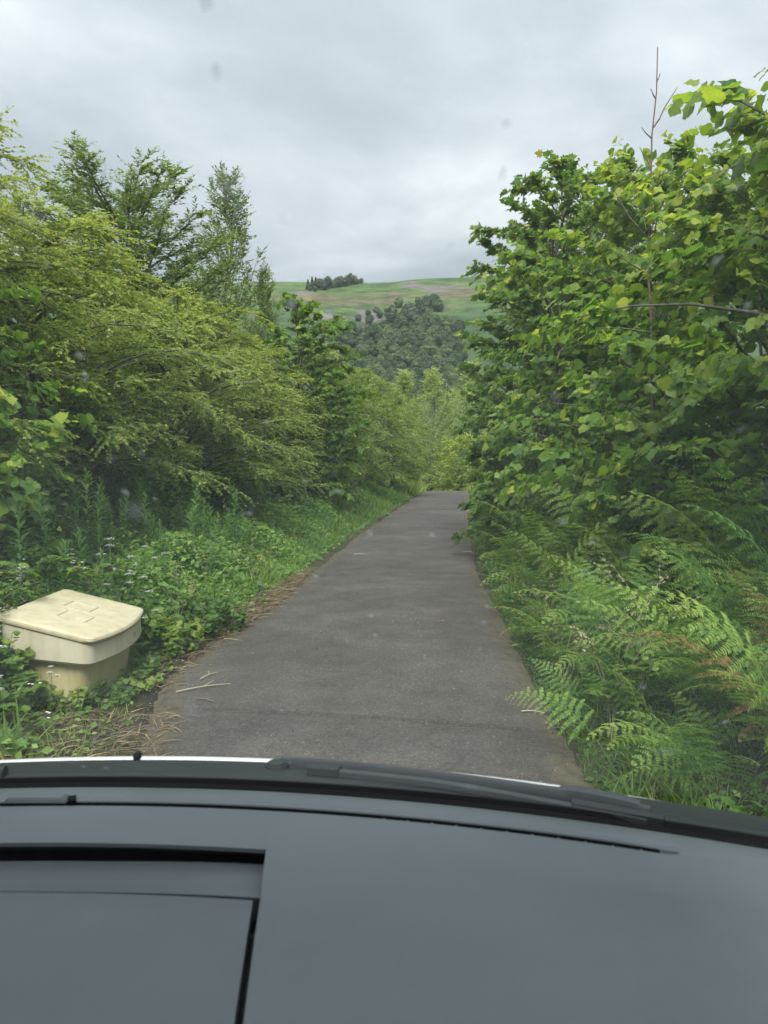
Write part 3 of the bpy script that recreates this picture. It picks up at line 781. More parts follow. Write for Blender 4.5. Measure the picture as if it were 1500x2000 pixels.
# ------------------------------------------------------------------ willowherb
def herb_meshes(seed, H):
    r = np.random.default_rng(seed)
    st = Acc(); zz = np.linspace(-.03, H, 7)
    bend = .05 * r.normal(0, 1, 2)
    pl = np.stack([bend[0] * zz ** 2, bend[1] * zz ** 2, zz], -1)
    tubes(st, pl[None], np.linspace(.005, .002, 7)[None], 5, np.array([.5]))
    n = 64
    u = np.linspace(.12, 1, n); az = np.arange(n) * 2.4 + r.normal(0, .2, n)
    P = np.stack([bend[0] * (u * H) ** 2, bend[1] * (u * H) ** 2, u * H], -1)
    el = np.radians(np.interp(u, [0, .6, 1], [-5, 22, 62])) + r.normal(0, .12, n)
    D = np.stack([np.cos(az) * np.cos(el), np.sin(az) * np.cos(el), np.sin(el)], -1)
    a = Acc(); leaves(a, P, D, UP + .3 * np.stack([np.cos(az), np.sin(az), 0 * az], -1), .125 * np.interp(u, [0, .5, .85, 1], [.7, 1.1, .9, .5]), (NARROW[0] * np.array([1, 1.2, 1.4]), NARROW[1]), (.3 + .4 * u + .12 * r.normal(0, 1, n)).clip(0, 1))
    return st.mesh('willowherb_stem', M['stalk'], True), a.mesh('willowherb_foliage', M['herb'])
HERB = [herb_meshes(80 + i, h) for i, h in enumerate((.75, .9, .65, 1.0))]
hb = random.Random(9)
cnt = 0
while cnt < 95:
    y = hb.uniform(6.6, 12); x = -hb.uniform(2.3, 5.4) + (y - 9) * .14
    if bool(in_bin(np.array(x), np.array(y), .12)) or (xl(y) - x) < .75: continue
    if x > -2.6 and y < 8.6: continue
    o = empty('willowherb', (x, y, float(zg(x, y)) - .02), hb.uniform(0, 6.28), hb.uniform(.95, 1.4))
    o.rotation_euler[0] = hb.gauss(0, .08); o.rotation_euler[1] = hb.gauss(.0, .08)
    tag(o, 'willowherb stem with narrow leaves in the patch behind the bin', 'wildflower', 'willowherb patch')
    s, f = HERB[hb.randrange(4)]
    link('stem', s, o); link('foliage', f, o); cnt += 1

# ------------------------------------------------------------------ umbels, brambles, yellow flowers, seeding grass
def umbel_meshes(seed, H):
    r = np.random.default_rng(seed); st = Acc(); hd = Acc()
    zz = np.linspace(-.03, H, 6)
    pl = np.stack([.04 * np.sin(zz * 3 + seed), .03 * zz, zz], -1)
    tubes(st, pl[None], np.linspace(.004, .0025, 6)[None], 4, np.array([.5]))
    for k in range(3):
        b = pl[3 + k] if k < 3 else pl[-1]
        tip = pl[-1] + (np.array([0, 0, 0]) if k == 2 else np.array([r.normal(0, .09), r.normal(0, .09), -.06 * (k + 1)]))
        tubes(st, np.stack([b, (b + tip) / 2 + np.array([0, 0, .01]), tip + np.array([0, 0, .0])])[None], np.array([[.002, .0017, .0012]]), 3, np.array([.5]))
        m = 11; an = np.arange(m) * 2.4; rr = .038 * np.sqrt((np.arange(m) + .5) / m)
        q = tip + np.stack([rr * np.cos(an), rr * np.sin(an), .02 - 6 * rr ** 2], -1)
        tubes(st, np.stack([np.repeat(tip[None], m, 0) - np.array([0, 0, .015]), (q + tip) / 2 - np.array([0, 0, .006]), q], 1), np.full((m, 3), .0009), 3, np.full(m, .5))
        for j in range(m):
            f = 6; aa = np.arange(f) * 6.283 / f + r.random()
            fp = np.repeat(q[j][None], f, 0) + r.normal(0, .003, (f, 3))
            leaves(hd, fp, np.stack([np.cos(aa), np.sin(aa), .25 + 0 * aa], -1), np.tile(UP, (f, 1)), .0105, LEAF2, np.zeros(f))
    return st.mesh('umbel_stem', M['stalk'], True), hd.mesh('umbel_flower', M['petal'])
UMB = [umbel_meshes(90 + i, h) for i, h in enumerate((.55, .7, .85))]
for (x, y, k, s) in [(-2.42, 7.35, 1, 1.05), (-2.52, 7.15, 0, 1.15), (-2.35, 7.6, 2, .95), (-2.62, 7.45, 1, 1.2), (-2.28, 7.2, 0, 1.1), (-3.5, 8.4, 2, 1.0), (-2.05, 6.75, 0, .75), (-2.6, 4.95, 0, .7), (-2.35, 4.62, 0, .6), (-2.2, 4.95, 1, .5), (-1.75, 8.6, 0, .5), (-2.4, 13.8, 2, .95), (-2.7, 15.5, 2, 1.0), (-2.3, 16.5, 1, 1.1)]:
    o = empty('cow_parsley', (x, y, float(zg(x, y)) - .02), x * 7, s)
    tag(o, 'white umbel flowers on a thin stalk among the verge weeds', 'wildflower', 'white umbel flowers')
    st, hd = UMB[k]; link('stem', st, o); link('flower_head', hd, o)
def buttercup(seed):
    r = np.random.default_rng(seed); st = Acc(); hd = Acc()
    for k in range(3):
        tip = np.array([r.normal(0, .06), r.normal(0, .06), .32 + .1 * r.random()])
        tubes(st, np.stack([[0, 0, -.02], tip * .5 + [0, 0, .02], tip])[None], np.array([[.002, .0016, .001]]), 3, np.array([.5]))
        aa = np.arange(5) * 1.2566
        leaves(hd, np.repeat(tip[None], 5, 0), np.stack([np.cos(aa), np.sin(aa), .5 + 0 * aa], -1), np.tile(UP, (5, 1)), .022, LEAF2, np.zeros(5))
    return st.mesh('buttercup_stem', M['stalk']), hd.mesh('buttercup_petal', M['yellow'])
BUT = [buttercup(3), buttercup(4)]
for k, (x, y) in enumerate([(-1.75, 9.9), (-1.62, 10.2), (-1.85, 10.5), (-1.7, 10.9), (-1.95, 10.9), (-2.05, 11.6), (-1.6, 9.6), (-1.55, 11.3)]):
    o = empty('buttercup', (x, y, float(zg(x, y))), k * 1.3); tag(o, 'small yellow buttercup blooming by the left road edge', 'wildflower', 'buttercups on the verge')
    link('stem', BUT[k % 2][0], o); link('petal', BUT[k % 2][1], o)

def bramble(pts, label, seed, flowers=3, lf=.075):
    """arching cane through pts with three-part leaves"""
    r = np.random.default_rng(seed)
    pts = np.array(pts, float); base = pts[0].copy()
    s = np.linspace(0, 1, len(pts)); u = np.linspace(0, 1, 26)
    p = np.stack([np.interp(u, s, pts[:, k]) for k in range(3)], -1) - base
    for _ in range(3): p[1:-1] = (p[:-2] + p[1:-1] + p[2:]) / 3
    root = empty('bramble', base); tag(root, label, 'bramble', None)
    a = Acc(); tubes(a, p[None], np.linspace(.0045, .0015, 26)[None], 5)
    link('cane', a.mesh('bramble_cane', M['twig'], True), root)
    PP, DD, NN, LL, TT = [], [], [], [], []
    for k in range(2, 26, 1):
        az = r.uniform(0, 6.28); d = nrm(np.array([math.cos(az), math.sin(az), .35]))
        q = p[k] + d * .05
        for e, l in ((0, 1.0), (1.0, .85), (-1.0, .85)):
            dd = nrm(np.array([math.cos(az + e), math.sin(az + e), .1 + r.normal(0, .15)]))
            PP.append(q); DD.append(dd); NN.append(UP + r.normal(0, .3, 3)); LL.append(lf * l * r.uniform(.75, 1.15)); TT.append(np.clip(.35 + .5 * k / 26 * r.random(), 0, 1))
    leaf_objs(root, None, PP, DD, NN, LL, TT, [HEARTS[0], HEARTS[3]], 'bramble')
    for k in range(flowers):
        b = Acc(); q = p[-1 - 3 * k] + r.normal(0, .03, 3) + UP * .04
        for j in range(3):
            c = q + r.normal(0, .018, 3); aa = np.arange(5) * 1.2566
            leaves(b, np.repeat(c[None], 5, 0), np.stack([np.cos(aa), np.sin(aa), .4 + 0 * aa], -1), np.tile(UP, (5, 1)), .014, LEAF2, np.zeros(5))
        link('blossom', b.mesh('bramble_blossom', M['petal']), root)
def G(x, y, h): return (x, y, float(zg(x, y)) + h)
bramble([G(-3.3, 6.9, 0), (-3.05, 6.7, .75), (-2.75, 6.45, .95), (-2.5, 6.3, .84)], 'bramble cane arching onto the back of the bin lid', 1)
bramble([G(-3.4, 6.5, 0), (-3.1, 6.2, .8), (-2.9, 6.0, .93), (-2.72, 5.75, .86)], 'leafy bramble cane leaning over the rear edge of the bin', 2)
bramble([G(-3.3, 5.9, 0), (-3.0, 5.65, .75), (-2.8, 5.4, .9), (-2.7, 5.2, .78)], 'bramble cane drooping past the far left corner of the bin', 3, 1)
bramble([G(-2.9, 6.9, 0), (-2.6, 6.75, .7), (-2.35, 6.7, .85), (-2.1, 6.75, .75)], 'bramble cane rising behind the bin beside the white umbels', 4, 2)
bramble([G(-2.95, 5.1, 0), (-2.75, 5.05, .35), (-2.6, 4.95, .5), (-2.45, 4.85, .42)], 'low bramble cane in front of the bin end', 5, 2)
bramble([G(-2.75, 4.75, 0), (-2.55, 4.6, .25), (-2.35, 4.55, .32), (-2.1, 4.6, .16)], 'trailing bramble creeping toward the straw below the bin', 6, 1)
bramble([G(2.0, 4.7, 0), (1.75, 4.6, .6), (1.5, 4.5, .55), (1.3, 4.45, .3)], 'bramble shoot with pale leaves hanging out of the bracken over the asphalt', 7, 0, .10)
bramble([G(1.9, 7.3, 0), (1.75, 7.2, .4), (1.55, 7.1, .4), (1.4, 7.0, .2)], 'small bramble spray low in the bracken at the road edge', 8, 0, .09)

bramble([G(-3.15, 5.35, 0), (-2.95, 5.2, .5), (-2.8, 5.1, .72), (-2.62, 5.02, .6)], 'bramble cane hanging over the near end of the bin rim', 9, 2)
bramble([G(-3.0, 4.9, 0), (-2.85, 4.85, .4), (-2.65, 4.8, .55), (-2.5, 4.75, .5)], 'leafy bramble standing in the grass before the bin end', 10, 1)
bramble([G(-3.35, 6.2, 0), (-3.05, 5.95, .85), (-2.85, 5.75, .97), (-2.66, 5.6, .9)], 'bramble cane lying across the rear hinge of the lid', 11, 3)
bramble([G(-3.1, 6.75, 0), (-2.85, 6.55, .85), (-2.65, 6.35, .93), (-2.42, 6.2, .8)], 'flowering bramble tip resting on the far corner of the lid', 12, 3)
bramble([G(-2.6, 5.0, 0), (-2.5, 4.95, .28), (-2.38, 4.9, .36), (-2.25, 4.85, .26)], 'small bramble sprig at the foot of the tub', 13, 1)
def seed_grass(seed):
    r = np.random.default_rng(seed); st = Acc(); hd = Acc()
    for k in range(5):
        az = r.uniform(0, 6.28); H = .55 + .4 * r.random(); le = .18 + .3 * r.random()
        s = np.linspace(0, 1, 9)
        p = np.stack([math.cos(az) * le * s ** 2, math.sin(az) * le * s ** 2, H * s - .12 * s ** 5], -1); p[0, 2] = -.03
        tubes(st, p[None], np.linspace(.0016, .0008, 9)[None], 3, np.array([.5]))
        m = 16; u = .72 + .28 * np.arange(m) / m
        q = np.stack([np.interp(u, s, p[:, j]) for j in range(3)], -1) + r.normal(0, .014, (m, 3))
        leaves(hd, q, nrm(p[-1] - p[-3]) + r.normal(0, .4, (m, 3)), r.normal(0, 1, (m, 3)), .02, LANCE, np.zeros(m))
    return st.mesh('seed_grass_stalk', M['seed']), hd.mesh('seed_grass_head', M['seed'])
SG = [seed_grass(i + 200) for i in range(4)]
sg = random.Random(21)
for k in range(16):
    y = sg.uniform(4.4, 9); x = float(xr(y)) + sg.uniform(.05, .8) + max(0, 5 - y) * .15
    o = empty('seeding_grass', (x, y, float(zg(x, y))), sg.uniform(0, 6), sg.uniform(.8, 1.25)); tag(o, 'tuft of pale seeding grass standing in front of the bracken', 'grass tuft', 'seeding grass by the bracken')
    m = SG[k % 4]; link('stalk', m[0], o); link('seed_head', m[1], o)
for k, (x, y, s) in enumerate([(-2.65, 4.85, 1.0), (-2.9, 5.2, 1.1), (-1.95, 8.2, .95), (-2.1, 9.0, 1.0), (-2.6, 4.5, .8), (-3.05, 5.6, 1.2), (-1.8, 10.4, .9), (-2.0, 7.4, .9)]):
    o = empty('seeding_grass', (x, y, float(zg(x, y))), k * 1.1, s); tag(o, 'tuft of pale seeding grass on the verge around the bin', 'grass tuft', 'seeding grass near the bin')
    m = SG[k % 4]; link('stalk', m[0], o); link('seed_head', m[1], o)
# dry sticks and fallen bits on the asphalt
for k, (x, y, ln, az, lab) in enumerate([(-1.55, 5.62, .42, .5, 'long dry stick lying across the straw onto the road'), (-1.35, 5.45, .16, -.5, 'short dark twig crossing the long dry stick'), (-1.45, 5.95, .22, 1.1, 'pale twig standing off the straw near the bin'),
                                          (.55, 8.05, .12, .1, 'small dark twig lying on the open asphalt'), (.95, 5.2, .16, -.3, 'pale straw stalk on the asphalt beside the bracken'), (-.55, 14.0, .2, .0, 'pale stick lying far along the lane'), (1.5, 14.5, .22, -.4, 'pale stick near the bracken past the twig')]):
    a = Acc(); s = np.linspace(0, 1, 5)
    p = np.stack([ln * s * math.cos(az), ln * s * math.sin(az), .006 + .012 * np.sin(s * 3)], -1) + np.array([0, 0, .0])
    tubes(a, p[None], np.linspace(.006, .003, 5)[None], 5)
    e = s[1:3]
    q = p[2] + np.stack([np.linspace(0, 1, 3) * ln * .3 * math.cos(az + .7), np.linspace(0, 1, 3) * ln * .3 * math.sin(az + .7), np.linspace(0, .01, 3)], -1)
    tubes(a, q[None], np.array([[.003, .0025, .002]]), 4)
    mx_, my_ = x + ln / 2 * math.cos(az), y + ln / 2 * math.sin(az)
    uu = (mx_ - float(xl(my_))) / (float(xr(my_)) - float(xl(my_)))
    zz0 = float(zroad(y)) + .012 + .035 * (1 - (2 * uu - 1) ** 2) if 0 < uu < 1 else float(zg(x, y)) + .03
    o = link('fallen_stick', a.mesh('fallen_stick', M['twig'] if 'dark' in lab else M['seed'], True), None, (x, y, zz0))
    tag(o, lab, 'stick')

# ------------------------------------------------------------------ far trees on the hill
def far_crown(seed, H, Rr, mat, conifer=False, n=1500, q=.085):
    r = np.random.default_rng(seed); a = Acc()
    u = r.random(n); az = r.random(n) * 6.283
    if conifer:
        rr = Rr * (1 - u) ** .9 * (.75 + .35 * r.random(n)); z = H * (.06 + .94 * u)
    else:
        zz = -1 + 2 * u; lump = .6 + .75 * vnoise(az * 1.9 + seed * 3, zz * 2.6 + 9 + seed)
        rr = Rr * np.sqrt(1 - zz ** 2) * lump * (.8 + .25 * r.random(n)); z = H * (.5 + .5 * zz * .98 * lump.clip(0, 1.05)) + .1 * H
    P = np.stack([rr * np.cos(az), rr * np.sin(az), z], -1)
    outv = nrm(P - np.array([0, 0, H * .45]))
    D = nrm(np.cross(outv, r.normal(0, 1, (n, 3))))
    leaves(a, P - D * (.5 * q * H), D, outv + r.normal(0, .45, (n, 3)), q * H * (.7 + .6 * r.random(n)), (LEAF2[0] * np.array([1, 1.4, 1]), LEAF2[1]), (.35 + .2 * r.normal(0, 1, n) + .35 * (u - .4)).clip(0, 1))
    zz = np.linspace(-.6, H * .6, 3); tubes(a, np.stack([0 * zz, 0 * zz, zz], -1)[None], np.array([[.05 * Rr + .1, .04 * Rr + .1, .03]]), 5, np.array([0.0]))
    return a.mesh('far_tree', M[mat])
FARW = [far_crown(300 + i, 7.5, 3.4, 'farwood') for i in range(4)]
FARD = [far_crown(310 + i, 8.5, 3.6, 'fardark') for i in range(2)]
FARC = [far_crown(320 + i, 10, 2.2, 'fardark', True) for i in range(2)]
# lookup of the hill surface along a viewing azimuth
def hill_at(px, py):
    dx = (px - 750) / 1500.; rr = np.arange(200, 700, 1.0)
    X = rr * dx / math.hypot(dx, 1); Y = rr / math.hypot(dx, 1)
    Z = zg(X, Y)
    cp, sp = math.cos(PITCH), math.sin(PITCH)
    dep = Y * cp - (Z - CAMZ) * sp
    v = 1000 - 1500 * (Y * sp + (Z - CAMZ) * cp) / dep
    k = np.argmax(v <= py) if np.any(v <= py) else int(np.argmin(v))
    return float(X[k]), float(Y[k]), float(Z[k])
ft = random.Random(31)
def far_tree(name, me, px, py, sc, label, group=None):
    x, y, z = hill_at(px, py)
    o = link(name, me, None, (x, y, z - .3)); o.rotation_euler = (0, 0, ft.uniform(0, 6.28)); o.scale = (sc * ft.uniform(.9, 1.1), sc * ft.uniform(.9, 1.1), sc)
    tag(o, label, 'tree', group)
# clump on the ridge
for (px, py, sc, k) in [(604, 566, .75, 'c'), (612, 566, .95, 'c'), (619, 566, .9, 'c'), (626, 566, .9, 'd')]:
    far_tree('conifer_tree' if k == 'c' else 'ridge_tree', FARC[ft.randrange(2)] if k == 'c' else FARD[0], px, py, sc, 'pointed conifer at the end of the tree clump on the hilltop' if k == 'c' else 'round tree beside the conifers in the hilltop clump', 'conifers in the hilltop clump' if k == 'c' else None)
for (px, py, sc) in [(608, 569, .6), (617, 570, .6), (634, 567, .85), (643, 565, .95), (651, 563, 1.0), (659, 562, 1.05), (666, 561, 1.0), (676, 559, .85), (686, 557, .95), (693, 556, .8), (699, 555, .6), (706, 554, .55)]:
    far_tree('ridge_tree', (FARD + FARW)[ft.randrange(6)], px, py, sc * ft.uniform(.7, 1.15), 'round dark tree in the small clump on the hilltop', 'trees of the hilltop clump')
# single trees above the wood
for (px, py, sc) in [(779, 602, .8), (765, 628, 1.0), (798, 630, 1.15), (809, 638, 1.0), (820, 612, 1.0), (833, 605, 1.0), (845, 598, .9), (832, 624, .8), (785, 640, 1.0), (741, 622, .6), (735, 612, .5), (815, 595, .5), (853, 610, .9), (700, 628, .5), (719, 618, .5)]:
    far_tree('hillside_tree', (FARD + FARW)[ft.randrange(6)], px, py, sc, 'dark single tree standing on the open slope above the wood', 'scattered trees above the wood')
n_w = 0
for row in range(17):
    py = 636 + row * 9.2
    for px in np.arange(655, 905, 14.0):
        pxx = px + ft.uniform(-5, 5) + (row % 2) * 6
        if pxx < 690 + (row - 12) * 3 - 20 or (row < 2 and pxx < 700 + 20 * ft.random()): continue
        if row < 3 and ft.random() < .35: continue
        far_tree('woodland_tree', FARW[ft.randrange(4)], pxx, py + ft.uniform(-4, 4), ft.choice([.5, .6, .7, .8, .95]) * (1 - row * .018), 'round leafy tree in the wood on the lower hillside', 'wood on the hillside'); n_w += 1

# ------------------------------------------------------------------ grit bin
def plastic(name, c0, c1, stain, rough=.45):
    m = pbr(name, c0, rough, .4); t = m.node_tree; p = t.nodes['Principled BSDF']
    tcn = N(t, 'ShaderNodeTexCoord')
    g = N(t, 'ShaderNodeTexNoise'); g.inputs['Scale'].default_value = 5; g.inputs['Detail'].default_value = 7; g.inputs['Roughness'].default_value = .65; L(t, tcn.outputs['Object'], g.inputs['Vector'])
    mpn = N(t, 'ShaderNodeMapping'); mpn.inputs['Scale'].default_value = (9, 9, 1.0); L(t, tcn.outputs['Object'], mpn.inputs[0])
    g2 = N(t, 'ShaderNodeTexNoise'); g2.inputs['Scale'].default_value = 1.5; g2.inputs['Detail'].default_value = 5; L(t, mpn.outputs[0], g2.inputs['Vector'])
    r = ramp(t, [(.35, c0), (.65, c1)], g.outputs[0]); st = ramp(t, [(.45, (0, 0, 0)), (.75, (.65, .65, .65))], g2.outputs[0])
    mm = N(t, 'ShaderNodeMix', data_type='RGBA'); L(t, st.outputs[0], mm.inputs[0]); L(t, r.outputs[0], mm.inputs[6]); mm.inputs[7].default_value = (*stain, 1)
    L(t, mm.outputs[2], p.inputs['Base Color'])
    b = N(t, 'ShaderNodeBump'); b.inputs['Strength'].default_value = .15; b.inputs['Distance'].default_value = .004
    g3 = N(t, 'ShaderNodeTexNoise'); g3.inputs['Scale'].default_value = 160; L(t, tcn.outputs['Object'], g3.inputs['Vector'])
    L(t, g3.outputs[0], b.inputs['Height']); L(t, b.outputs[0], p.inputs['Normal'])
    return m
M['lid'] = plastic('bin_lid_plastic', (.57, .50, .32), (.64, .58, .41), (.46, .38, .23))
M['rim'] = plastic('bin_rim_plastic', (.50, .46, .33), (.57, .53, .40), (.36, .31, .21))
M['tub'] = plastic('bin_tub_plastic', (.52, .44, .22), (.58, .51, .30), (.34, .275, .13))
M['mark'] = pbr('bin_ink', (.06, .05, .04), .7)
def ring_pts(x0, x1, y0, y1, bow, rad, n=5, seg=10):
    """rounded outline; the +x side bows outward. counter-clockwise from (+x, y0)"""
    pts = []
    def corner(cx, cy, a0):
        for k in range(n + 1):
            a = a0 + (math.pi / 2) * k / n
            pts.append((cx + rad * math.cos(a), cy + rad * math.sin(a)))
    corner(x1 - rad, y0 + rad, -math.pi / 2)
    for k in range(1, seg):
        pts.append((x1, y0 + rad + (y1 - y0 - 2 * rad) * k / seg))
    corner(x1 - rad, y1 - rad, 0); corner(x0 + rad, y1 - rad, math.pi / 2); corner(x0 + rad, y0 + rad, math.pi)
    P = np.array(pts)
    yc = (y0 + y1) / 2; hw = (y1 - y0) / 2
    P[:, 0] += bow * np.clip(1 - ((P[:, 1] - yc) / hw) ** 2, 0, 1) * sstep(x0, x1, P[:, 0])
    return P
def loft(rings, cap0=True, cap1=True):
    n = len(rings[0]); V = [tuple(p) for r_ in rings for p in r_]; F = []
    for i in range(len(rings) - 1):
        for j in range(n):
            a = i * n + j; b = i * n + (j + 1) % n
            F.append((a, b, b + n, a + n))
    if cap0: F.append(tuple(range(n - 1, -1, -1)))
    if cap1: F.append(tuple(range((len(rings) - 1) * n, len(rings) * n)))
    return V, F
def pymesh(name, V, F, mat, smooth=True, bevel=None):
    me = bpy.data.meshes.new(name); me.from_pydata(V, [], F); me.update()
    me.materials.append(mat)
    if smooth:
        me.polygons.foreach_set('use_smooth', np.ones(len(F), bool))
        me.set_sharp_from_angle(angle=R(38))
    return me
def build_bin():
    bx, by = -2.35, 5.80
    z0 = float(zg(bx, by)) - .12
    root = empty('grit_bin', (bx, by, 0), R(-1)); tag(root, 'weathered cream-yellow plastic grit bin half buried in brambles beside the lane', 'grit bin')
    hx, hy = .315, .55
    slope = lambda x: .58 + (hx - x) * .25          # lid plane, rises to the back
    def ring(dx, dy, bow, rad, zf): 
        P = ring_pts(-hx + dx, hx - dx, -hy + dy, hy - dy, bow, rad)
        return [(x, y, zf(x)) for x, y in P]
    # tub
    rings = [ring(.11, .11, .05, .05, lambda x: -.04), ring(.07, .08, .06, .05, lambda x: .28), ring(.055, .068, .06, .05, lambda x: .43)]
    link('tub', pymesh('bin_tub', *loft(rings), M['tub']), root)
    # hopper rim: deep skirt that bulges to the road
    rings = [ring(.055, .055, .06, .06, lambda x: .385 + (hx - x) * .10), ring(.012, .015, .075, .06, lambda x: .378 + (hx - x) * .10), ring(0, 0, .085, .06, lambda x: .396 + (hx - x) * .10),
             ring(.004, .006, .08, .055, lambda x: slope(x) - .055), ring(.014, .016, .075, .05, lambda x: slope(x) - .044), ring(.05, .05, .06, .05, lambda x: slope(x) - .05)]
    link('rim', pymesh('bin_rim', *loft(rings), M['rim']), root)
    # lid: shallow pan with a rolled edge and a raised border
    rings = [ring(.03, .035, .06, .05, lambda x: slope(x) - .038), ring(-.012, -.008, .07, .06, lambda x: slope(x) - .036), ring(-.018, -.014, .072, .045, lambda x: slope(x) - .02), ring(-.015, -.011, .07, .045, lambda x: slope(x) - .003), ring(-.006, -.002, .068, .045, lambda x: slope(x) + .003),
             ring(.035, .04, .06, .05, lambda x: slope(x) + .006), ring(.10, .15, .03, .05, lambda x: slope(x) + .0085)]
    lid = link('lid', pymesh('bin_lid', *loft(rings), M['lid']), root)
    # moulded square outlines on the lid
    for (cx, cy) in [(.06, -.16), (-.02, .13)]:
        b = bmesh.new()
        w, h, t = .10, .095, .006
        for (ax, ay, sx, sy) in [(0, h, w, t), (0, -h, w, t), (w, 0, t, h - t), (-w, 0, t, h - t)]:
            mtx = Matrix.Translation((cx + ax, cy + ay, slope(cx + ax) + .0095)) @ Matrix.Rotation(math.atan(.25), 4, 'Y') @ Matrix.Diagonal((2 * sx, 2 * sy, .008, 1))
            bmesh.ops.create_cube(b, size=1, matrix=mtx)
        me = bpy.data.meshes.new('bin_panel_outline'); b.to_mesh(me); b.free(); me.materials.append(M['rim'])
        link('panel_outline', me, lid)
    # faint maker marks on the front of the rim
    for k, (dy, dz, wy, hz_) in enumerate([(.0, .045, .06, .004), (-.015, .03, .03, .003), (-.012, .022, .035, .003), (.03, .022, .012, .006), (-.012, .012, .03, .003)]):
        y = .14 + dy; xx = hx + .085 * (1 - (y / hy) ** 2) + .002
        me = pymesh('bin_mark', [(xx, y - wy / 2, .42 + dz - hz_ / 2), (xx, y + wy / 2, .42 + dz - hz_ / 2), (xx, y + wy / 2, .42 + dz + hz_ / 2), (xx, y - wy / 2, .42 + dz + hz_ / 2)], [(0, 1, 2, 3)], M['mark'], False)
        link('print_mark', me, root)
    # hinge lugs at the back
    for yy in (-.35, .35):
        b = bmesh.new(); bmesh.ops.create_cube(b, size=1, matrix=Matrix.Translation((-hx - .012, yy, slope(-hx) - .03)) @ Matrix.Diagonal((.03, .09, .05, 1)))
        bmesh.ops.bevel(b, geom=b.edges[:], offset=.008, segments=2, affect='EDGES')
        me = bpy.data.meshes.new('bin_hinge'); b.to_mesh(me); b.free(); me.materials.append(M['rim']); link('hinge', me, root)
    root.location.z = z0
build_bin()

def weed_clump(x, y, rad, h, n, label, seed, lf=.06):
    r = np.random.default_rng(seed); root = empty('weed_clump', (x, y, float(zg(x, y)))); tag(root, label, 'weeds')
    st = Acc(); a = Acc(); m = 26
    az = r.random(m) * 6.283; q = rad * np.sqrt(r.random(m)); hh = h * (1 - .5 * (q / rad) ** 2) * (.6 + .45 * r.random(m))
    b = np.stack([q * np.cos(az), q * np.sin(az), 0 * q - .03], -1); e = b + np.stack([.25 * q * np.cos(az) + r.normal(0, .05, m), .25 * q * np.sin(az) + r.normal(0, .05, m), hh], -1)
    tubes(st, np.stack([b, (b + e) / 2 + r.normal(0, .015, (m, 3)), e], 1), np.tile([.0035, .0028, .0015], (m, 1)), 4, np.full(m, .5))
    link('stem', st.mesh('weed_stem', M['stalk'], True), root)
    k = r.integers(0, m, n); u = .15 + .85 * r.random(n) ** .8; P = b[k] + (e - b)[k] * u[:, None]
    aa = r.random(n) * 6.283; D = np.stack([np.cos(aa), np.sin(aa), r.normal(.1, .3, n)], -1)
    leaves(a, P + D * .015, D, UP + r.normal(0, .45, (n, 3)) + np.array([0, -.3, 0]), lf * (.6 + .7 * r.random(n)), HEARTS[0], (.25 + .4 * u + .15 * r.normal(0, 1, n)).clip(0, 1))
    f = link('foliage', a.mesh('weed_foliage', M['bramble']), root); f['kind'] = 'stuff'
weed_clump(-2.95, 5.15, .42, .62, 900, 'leafy weeds crowding the near left end of the bin', 1)
weed_clump(-2.62, 4.75, .38, .36, 700, 'low leafy weeds in front of the bin end', 2, .05)
weed_clump(-3.1, 5.75, .35, .78, 700, 'tall leafy weeds pressed behind the bin hinges', 3)
weed_clump(-2.45, 6.85, .4, .62, 900, 'leafy weeds behind the far end of the bin', 4)
weed_clump(-1.98, 6.85, .26, .42, 600, 'bright weeds at the road side of the far bin end', 5, .05)
for q, (wx, wy) in enumerate([(-2.05, 5.42), (-1.98, 5.85), (-2.0, 6.25), (-2.3, 5.2)]):
    weed_clump(wx, wy, .2, .17, 260, ['short weeds against the near corner of the tub', 'short weeds along the middle of the tub front', 'short weeds at the far corner of the tub', 'short weeds under the near overhang of the rim'][q], 40 + q, .035)
weed_clump(-1.85, 7.7, .35, .45, 800, 'bushy weeds beside the straw further up from the bin', 6, .05)

# ------------------------------------------------------------------ the vehicle we look out of
def grained(name, col, rough=.55, spec=.4, bump=.25, scale=900):
    m = pbr(name, col, rough, spec); t = m.node_tree; p = t.nodes['Principled BSDF']
    tcn = N(t, 'ShaderNodeTexCoord'); g = N(t, 'ShaderNodeTexNoise'); g.inputs['Scale'].default_value = scale; g.inputs['Detail'].default_value = 2; L(t, tcn.outputs['Object'], g.inputs['Vector'])
    b = N(t, 'ShaderNodeBump'); b.inputs['Strength'].default_value = bump; b.inputs['Distance'].default_value = .001; L(t, g.outputs[0], b.inputs['Height']); L(t, b.outputs[0], p.inputs['Normal'])
    d = N(t, 'ShaderNodeTexNoise'); d.inputs['Scale'].default_value = 6; d.inputs['Detail'].default_value = 6; d.inputs['Roughness'].default_value = .65; L(t, tcn.outputs['Object'], d.inputs['Vector'])
    r = ramp(t, [(.3, [c * .9 for c in col]), (.7, [c * 1.12 for c in col])], d.outputs[0]); L(t, r.outputs[0], p.inputs['Base Color'])
    r2 = ramp(t, [(.35, (rough - .06,) * 3), (.7, (rough + .08,) * 3)], d.outputs[0]); L(t, r2.outputs[0], p.inputs['Roughness'])
    return m
M['dash'] = grained('dashboard_plastic', (.136, .153, .164), .48, .5)
M['dash_lid'] = grained('storage_lid_plastic', (.130, .145, .157), .48, .5)
M['black'] = grained('rubber_and_slot_shade', (.006, .006, .007), .7, .15, .1)  # seal rubber, also painted into the demister slot as shade
M['cavity'] = grained('cavity_plastic', (.11, .12, .125), .6, .3)
M['cowl'] = grained('cowl_plastic', (.026, .031, .033), .5, .35)
M['wiper'] = grained('wiper_plastic', (.045, .05, .054), .45, .45, .1)
M['paint'] = pbr('white_paint', (.8, .8, .8), .25, .5)
